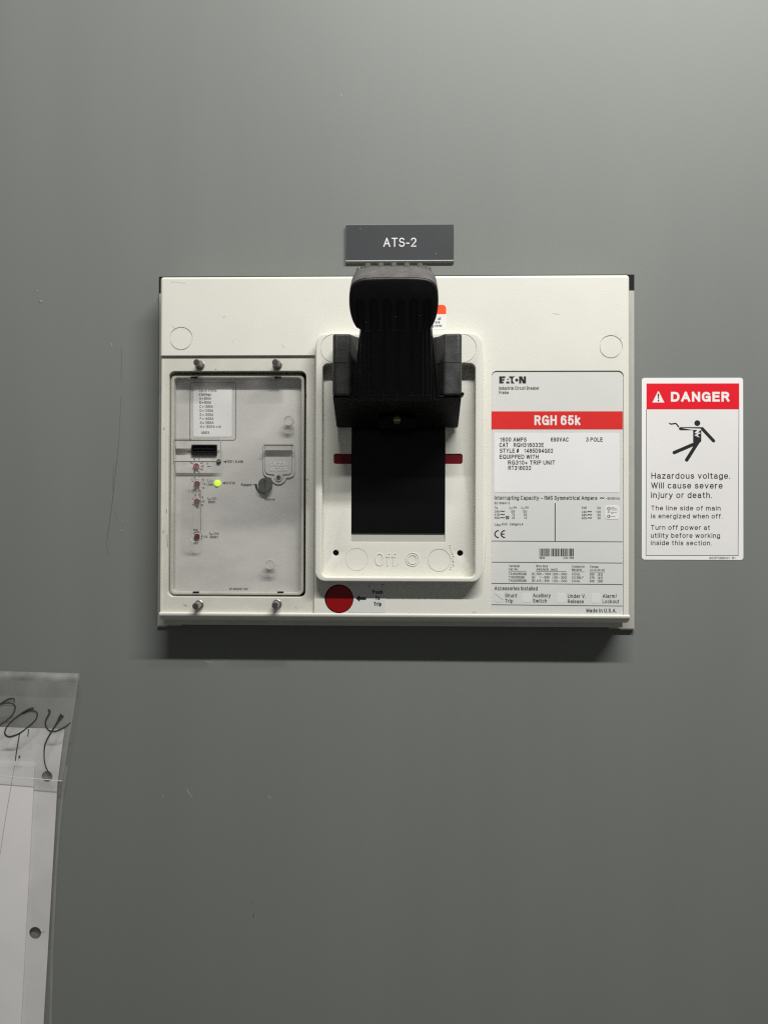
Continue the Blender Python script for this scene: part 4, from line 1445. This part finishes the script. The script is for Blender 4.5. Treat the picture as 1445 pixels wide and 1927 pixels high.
tri(a, [(Xs(236), Ys(258)), (Xs(253), Ys(258)), (Xs(248), Ys(312)), (Xs(241), Ys(312))], d2 + .05, 'sign_red')
c = W(Xs(244.5), Ys(325), d2)
sheet(a, [circ(c.x, c.y, .75, 16)], d2 + .05, 'ink')
sheet(a, [[tuple(W(Xs(u), Ys(v), d2)) for u, v in ((239, 258), (250, 258), (247, 312), (242, 312))]], d2 + .08, 'ink')
text(a, 'DANGER', Xs(364), Xs(921), Ys(334), 93 * .19722, d2, 'sign_white', bold=.035, res=5)
a.build('header', sign)
a = Acc()
K = 'ink'
c = W(Xs(615), Ys(539), d)
sheet(a, [circ(c.x, c.y, mm(28 * .1972, d), 32)], d, K)


def limb(pts, w, dd):
    """Round-ended stroke, one outline."""
    p, q = [W(Xs(u), Ys(v), d) for u, v in pts]
    r = mm(w * .1972 / 2, d)
    ang = math.atan2(q.y - p.y, q.x - p.x)
    out = [(q.x + r * math.cos(ang + math.radians(t)), q.y + r * math.sin(ang + math.radians(t))) for t in range(-90, 91, 15)]
    out += [(p.x + r * math.cos(ang + math.radians(t)), p.y + r * math.sin(ang + math.radians(t))) for t in range(90, 271, 15)]
    sheet(a, [out], d + dd, K)


limb([(395, 820), (596, 734)], 33, .010)
limb([(514, 890), (622, 718)], 34, .013)
limb([(662, 592), (770, 708)], 31, .016)
limb([(455, 592), (650, 592)], 30, .019)
sheet(a, [[tuple(W(Xs(u), Ys(v), d)) for u, v in ((575, 578), (672, 578), (653, 600), (653, 712), (630, 735), (590, 745), (575, 715))]], d + .022, K)
Bz = [(560, 604), (650, 606), (638, 588), (598, 588), (500, 584), (470, 588)]
sheet(a, [[tuple(W(Xs(u), Ys(v), d)) for u, v in ((468, 585), (600, 590), (648, 592), (652, 600), (618, 628), (650, 632), (616, 652), (640, 678), (586, 654), (618, 640), (588, 632), (616, 604), (560, 602))]], d + .05, 'sign_inner')
ribbon(a, [(Xs(346), Ys(536)), (Xs(362), Ys(547)), (Xs(385), Ys(545)), (Xs(408), Ys(542)), (Xs(424), Ys(556)), (Xs(438), Ys(578))], [.8, 1.2, 1.2, 1.2, 1.2, 1.2], d + .03, K, smooth=5)
a.build('pictogram', sign)
a = Acc()
for s, u0, u1, base, cap in (('Hazardous voltage.', 177, 927, 1069, 57), ('Will cause severe', 175, 856, 1162, 57), ('injury or death.', 175, 754, 1253, 57),
                             ('The line side of main', 174, 837, 1371, 45), ('is energized when off.', 174, 854, 1447, 45), ('Turn off power at', 172, 736, 1556, 45),
                             ('utility before working', 172, 832, 1632, 45), ('inside this section.', 172, 751, 1703, 45)):
    text(a, s, Xs(u0), Xs(u1), Ys(base), cap * .19722, d + .02, 'ink', bold=0.0, space=1.12, res=4)
text(a, '900P086H01  R1', Xs(730), Xs(978), Ys(1836), 4.2, d, 'ink_soft', bold=.004)
a.build('lettering', sign)

# ------------------------------------------------------------------ clear document pouch hung on the panel, papers inside
PT = lambda px, py, d: (W(px, py, d).x, d, W(px, py, d).y)
XL = -330                                      # the pouch runs on beyond the left of the photo
pe = W(150, 1268, 5)
pouch = tag(empty('document_pouch', W(-90, 1900, 0).x, 0, W(-90, 2480, 0).y), 'clear plastic document pouch with marker writing on its flap', 'document pouch')


def quad_strip(acc, rowsL, rowsR, m, nx=18, wob=0.0):
    """Grid between a left and a right polyline of (px, py, d)."""
    vs, fs = [], []
    R = len(rowsL)
    for (lx, ly, ldd), (rx, ry, rdd) in zip(rowsL, rowsR):
        p, q = Vector(PT(lx, ly, ldd)), Vector(PT(rx, ry, rdd))
        for i in range(nx + 1):
            t = i / nx
            v = p.lerp(q, t)
            v.y += wob * math.sin(t * 17 + ly * .011) * math.sin(ly * .02 + t * 5)
            vs.append(v)
    for r in range(R - 1):
        for i in range(nx):
            fs.append((r * (nx + 1) + i, r * (nx + 1) + i + 1, (r + 1) * (nx + 1) + i + 1, (r + 1) * (nx + 1) + i))
    acc.add(vs, fs, m, True)


EDGE = [(1268, 150), (1290, 147), (1347, 141), (1406, 133.5), (1470, 123.5), (1543, 115), (1650, 107.5), (1775, 101.5), (1927, 98), (2600, 86)]


def edge_x(y):                                 # right edge of the pouch along its height
    for (ya, xa), (yb, xb) in zip(EDGE, EDGE[1:]):
        if y <= yb:
            return xa + (xb - xa) * (y - ya) / (yb - ya)
    return EDGE[-1][1]


rowsL = [(XL, 1300 + k * 60, 1.0) for k in range(0, 22)]
a = Acc()
quad_strip(a, [(XL, 1256, 1.0)] + rowsL, [(edge_x(1268), 1268, 1.0)] + [(edge_x(1312 + k * 60), 1312 + k * 60, 1.0) for k in range(0, 22)], 'pouch')
a.build('back_film', pouch)
a = Acc()
yy = [1440 + k * 55 for k in range(0, 21)]
quad_strip(a, [(XL, y - 10, 9.0) for y in yy], [(edge_x(y) - 1.5, y, 7.0) for y in yy], 'pouch', wob=.5)
a.build('front_film', pouch)
a = Acc()
quad_strip(a, [(edge_x(y) - 4.5, y, 5.0) for y in yy], [(edge_x(y) + .2, y, 2.5) for y in yy], 'pouch_edge', nx=2)
a.build('side_seam', pouch)
# flap: rolled top edge, then down over the front
fl, fr = [], []
for k in range(15):
    t = math.radians(-80 + 170 * k / 14)
    dd = 5.5 + 5.0 * math.sin(t)
    up = 17 * math.cos(t)
    fl.append((XL, 1270 - up * 1.0, dd))
    fr.append((148.5 - .1 * k, 1284 - up * 1.0, dd))
a = Acc()
quad_strip(a, fl, fr, 'pouch_roll', wob=.25)
fl2 = [fl[-1]]
fr2 = [fr[-1]]
for k in range(1, 9):
    t = k / 8
    fl2.append((XL, 1270 + 168 * t, 10.6 + 1.0 * math.sin(t * 3.1)))
    fr2.append((147.6 - 30.0 * t, 1284 + 186 * t, 10.6 + 1.0 * math.sin(t * 3.1)))
quad_strip(a, fl2, fr2, 'pouch_flap', wob=.35)
a.build('flap', pouch)
a = Acc()
ribbon(a, [(XL, 1438), (0, 1460.2), (60, 1465), (117.6, 1470)], .9, 10.9, 'pouch_edge')
ribbon(a, [(XL, 1437.6), (0, 1459.8), (60, 1464.6), (117.6, 1469.6)], .62, 11.4, 'sign_white')
ribbon(a, [(147.5, 1276), (138, 1340), (128, 1402), (117.6, 1470)], .8, 11.0, 'pouch_edge')
for k in range(5):
    ribbon(a, [(143 + k * 1.5, 1274 + k * 2), (150 + k * .3, 1266 + k)], .35, 11.3 + .05 * k, 'pouch_edge')
a.build('flap_edge', pouch)
HW = lambda pts: [(u * .12977, 1250 + v * .12977) for u, v in pts]
a = Acc()
dh = 12.4
ribbon(a, HW([(-160, 690), (-60, 610), (0, 585), (60, 545), (130, 508), (195, 498), (212, 515), (212, 560)]), [1.2, 1.5, 1.7, 1.6, 1.7, 1.5, 1.2, .6], dh, 'marker', smooth=6)
ribbon(a, HW([(-60, 620), (0, 590), (60, 568), (140, 563), (200, 580), (226, 620), (205, 700), (150, 770), (80, 830), (0, 885), (-80, 930)]), [1.3, 1.3, 1.3, 1.3, 1.3, 1.4, 1.2, 1.1, 1.0, 1.1, 1.1], dh + .05, 'marker', smooth=6)
ribbon(a, HW([(495, 640), (430, 655), (330, 708), (220, 788), (150, 850), (95, 930), (75, 990), (95, 1035), (140, 1052), (210, 1038), (290, 1002), (380, 935), (470, 860), (530, 790), (546, 725), (528, 690), (480, 675), (410, 685), (330, 722)]),
       [2.2, 2.1, 1.7, 1.3, 1.2, 1.2, 1.3, 1.7, 1.8, 1.7, 1.5, 1.3, 1.3, 1.2, 1.3, 1.2, 1.3, 1.3, 1.0], dh, 'marker', smooth=6)
ribbon(a, HW([(422, 940), (408, 1050)]), [.9, .8], dh, 'marker')
ribbon(a, HW([(704, 655), (726, 690), (700, 755), (668, 820), (667, 880), (692, 938), (740, 972), (800, 974), (880, 945), (960, 900), (1030, 842)]),
       [1.6, 1.9, 1.7, 1.5, 1.4, 1.4, 1.5, 1.5, 1.4, 1.2, .7], dh, 'marker', smooth=6)
ribbon(a, HW([(908, 735), (880, 775), (840, 840), (790, 920), (740, 1000), (690, 1090), (655, 1180), (645, 1290), (650, 1400), (670, 1490), (706, 1560), (745, 1620)]),
       [4.0, 3.6, 2.0, 1.6, 1.5, 1.4, 1.3, 1.1, 1.1, 1.1, 1.0, .8], dh + .05, 'marker', smooth=6)
ribbon(a, HW([(292, 1000), (270, 1120), (245, 1270), (226, 1405)]), [.9, 1.0, 1.0, .7], dh, 'marker', smooth=4)
ribbon(a, HW([(278, 1365), (295, 1325)]), [1.2, 1.4], dh, 'marker')
a.build('handwriting', pouch)


def paper(name, outline, d, m, holes=(), curl=0.0, nx=1):
    lp = [[tuple(W(x, y, d)) for x, y in outline][::-1]]
    for hx, hy, hr in holes:
        c = W(hx, hy, d)
        lp.append(circ(c.x, c.y, mm(hr, d), 28))
    return plate(Acc(), lp, d - .12, d + .12, m)


a = paper('sheet', [(XL + 60, 1360), (122, 1372), (109, 1472), (96, 1700), (82.5, 1930), (54, 2440), (XL + 40, 2420)], 3.4, 'paper_grey', holes=((89.5, 1461, 10.5), (67, 1755.5, 11.4)))
ribbon(a, [(77.5, 1754.5), (86, 1753.5)], .4, 3.56, 'ink_faint')
o = a.build('punched_sheet')
tag(o, 'white sheet with punched holes along its edge, rearmost inside the clear pouch', 'paper')
a = paper('sheet', [(XL + 60, 1408), (0, 1432), (66, 1434.5), (64, 1480), (53, 1690), (40, 1930), (12, 2440), (XL + 60, 2420)], 5.6, 'paper')
ribbon(a, [(28.5, 1440), (18, 1500), (8, 1560), (0, 1614), (-8, 1680)], [.3, .35, .3, .25, .1], 5.76, 'ink_faint')
o = a.build('plain_sheet')
tag(o, 'narrower plain white sheet in front of the punched one inside the pouch', 'paper')
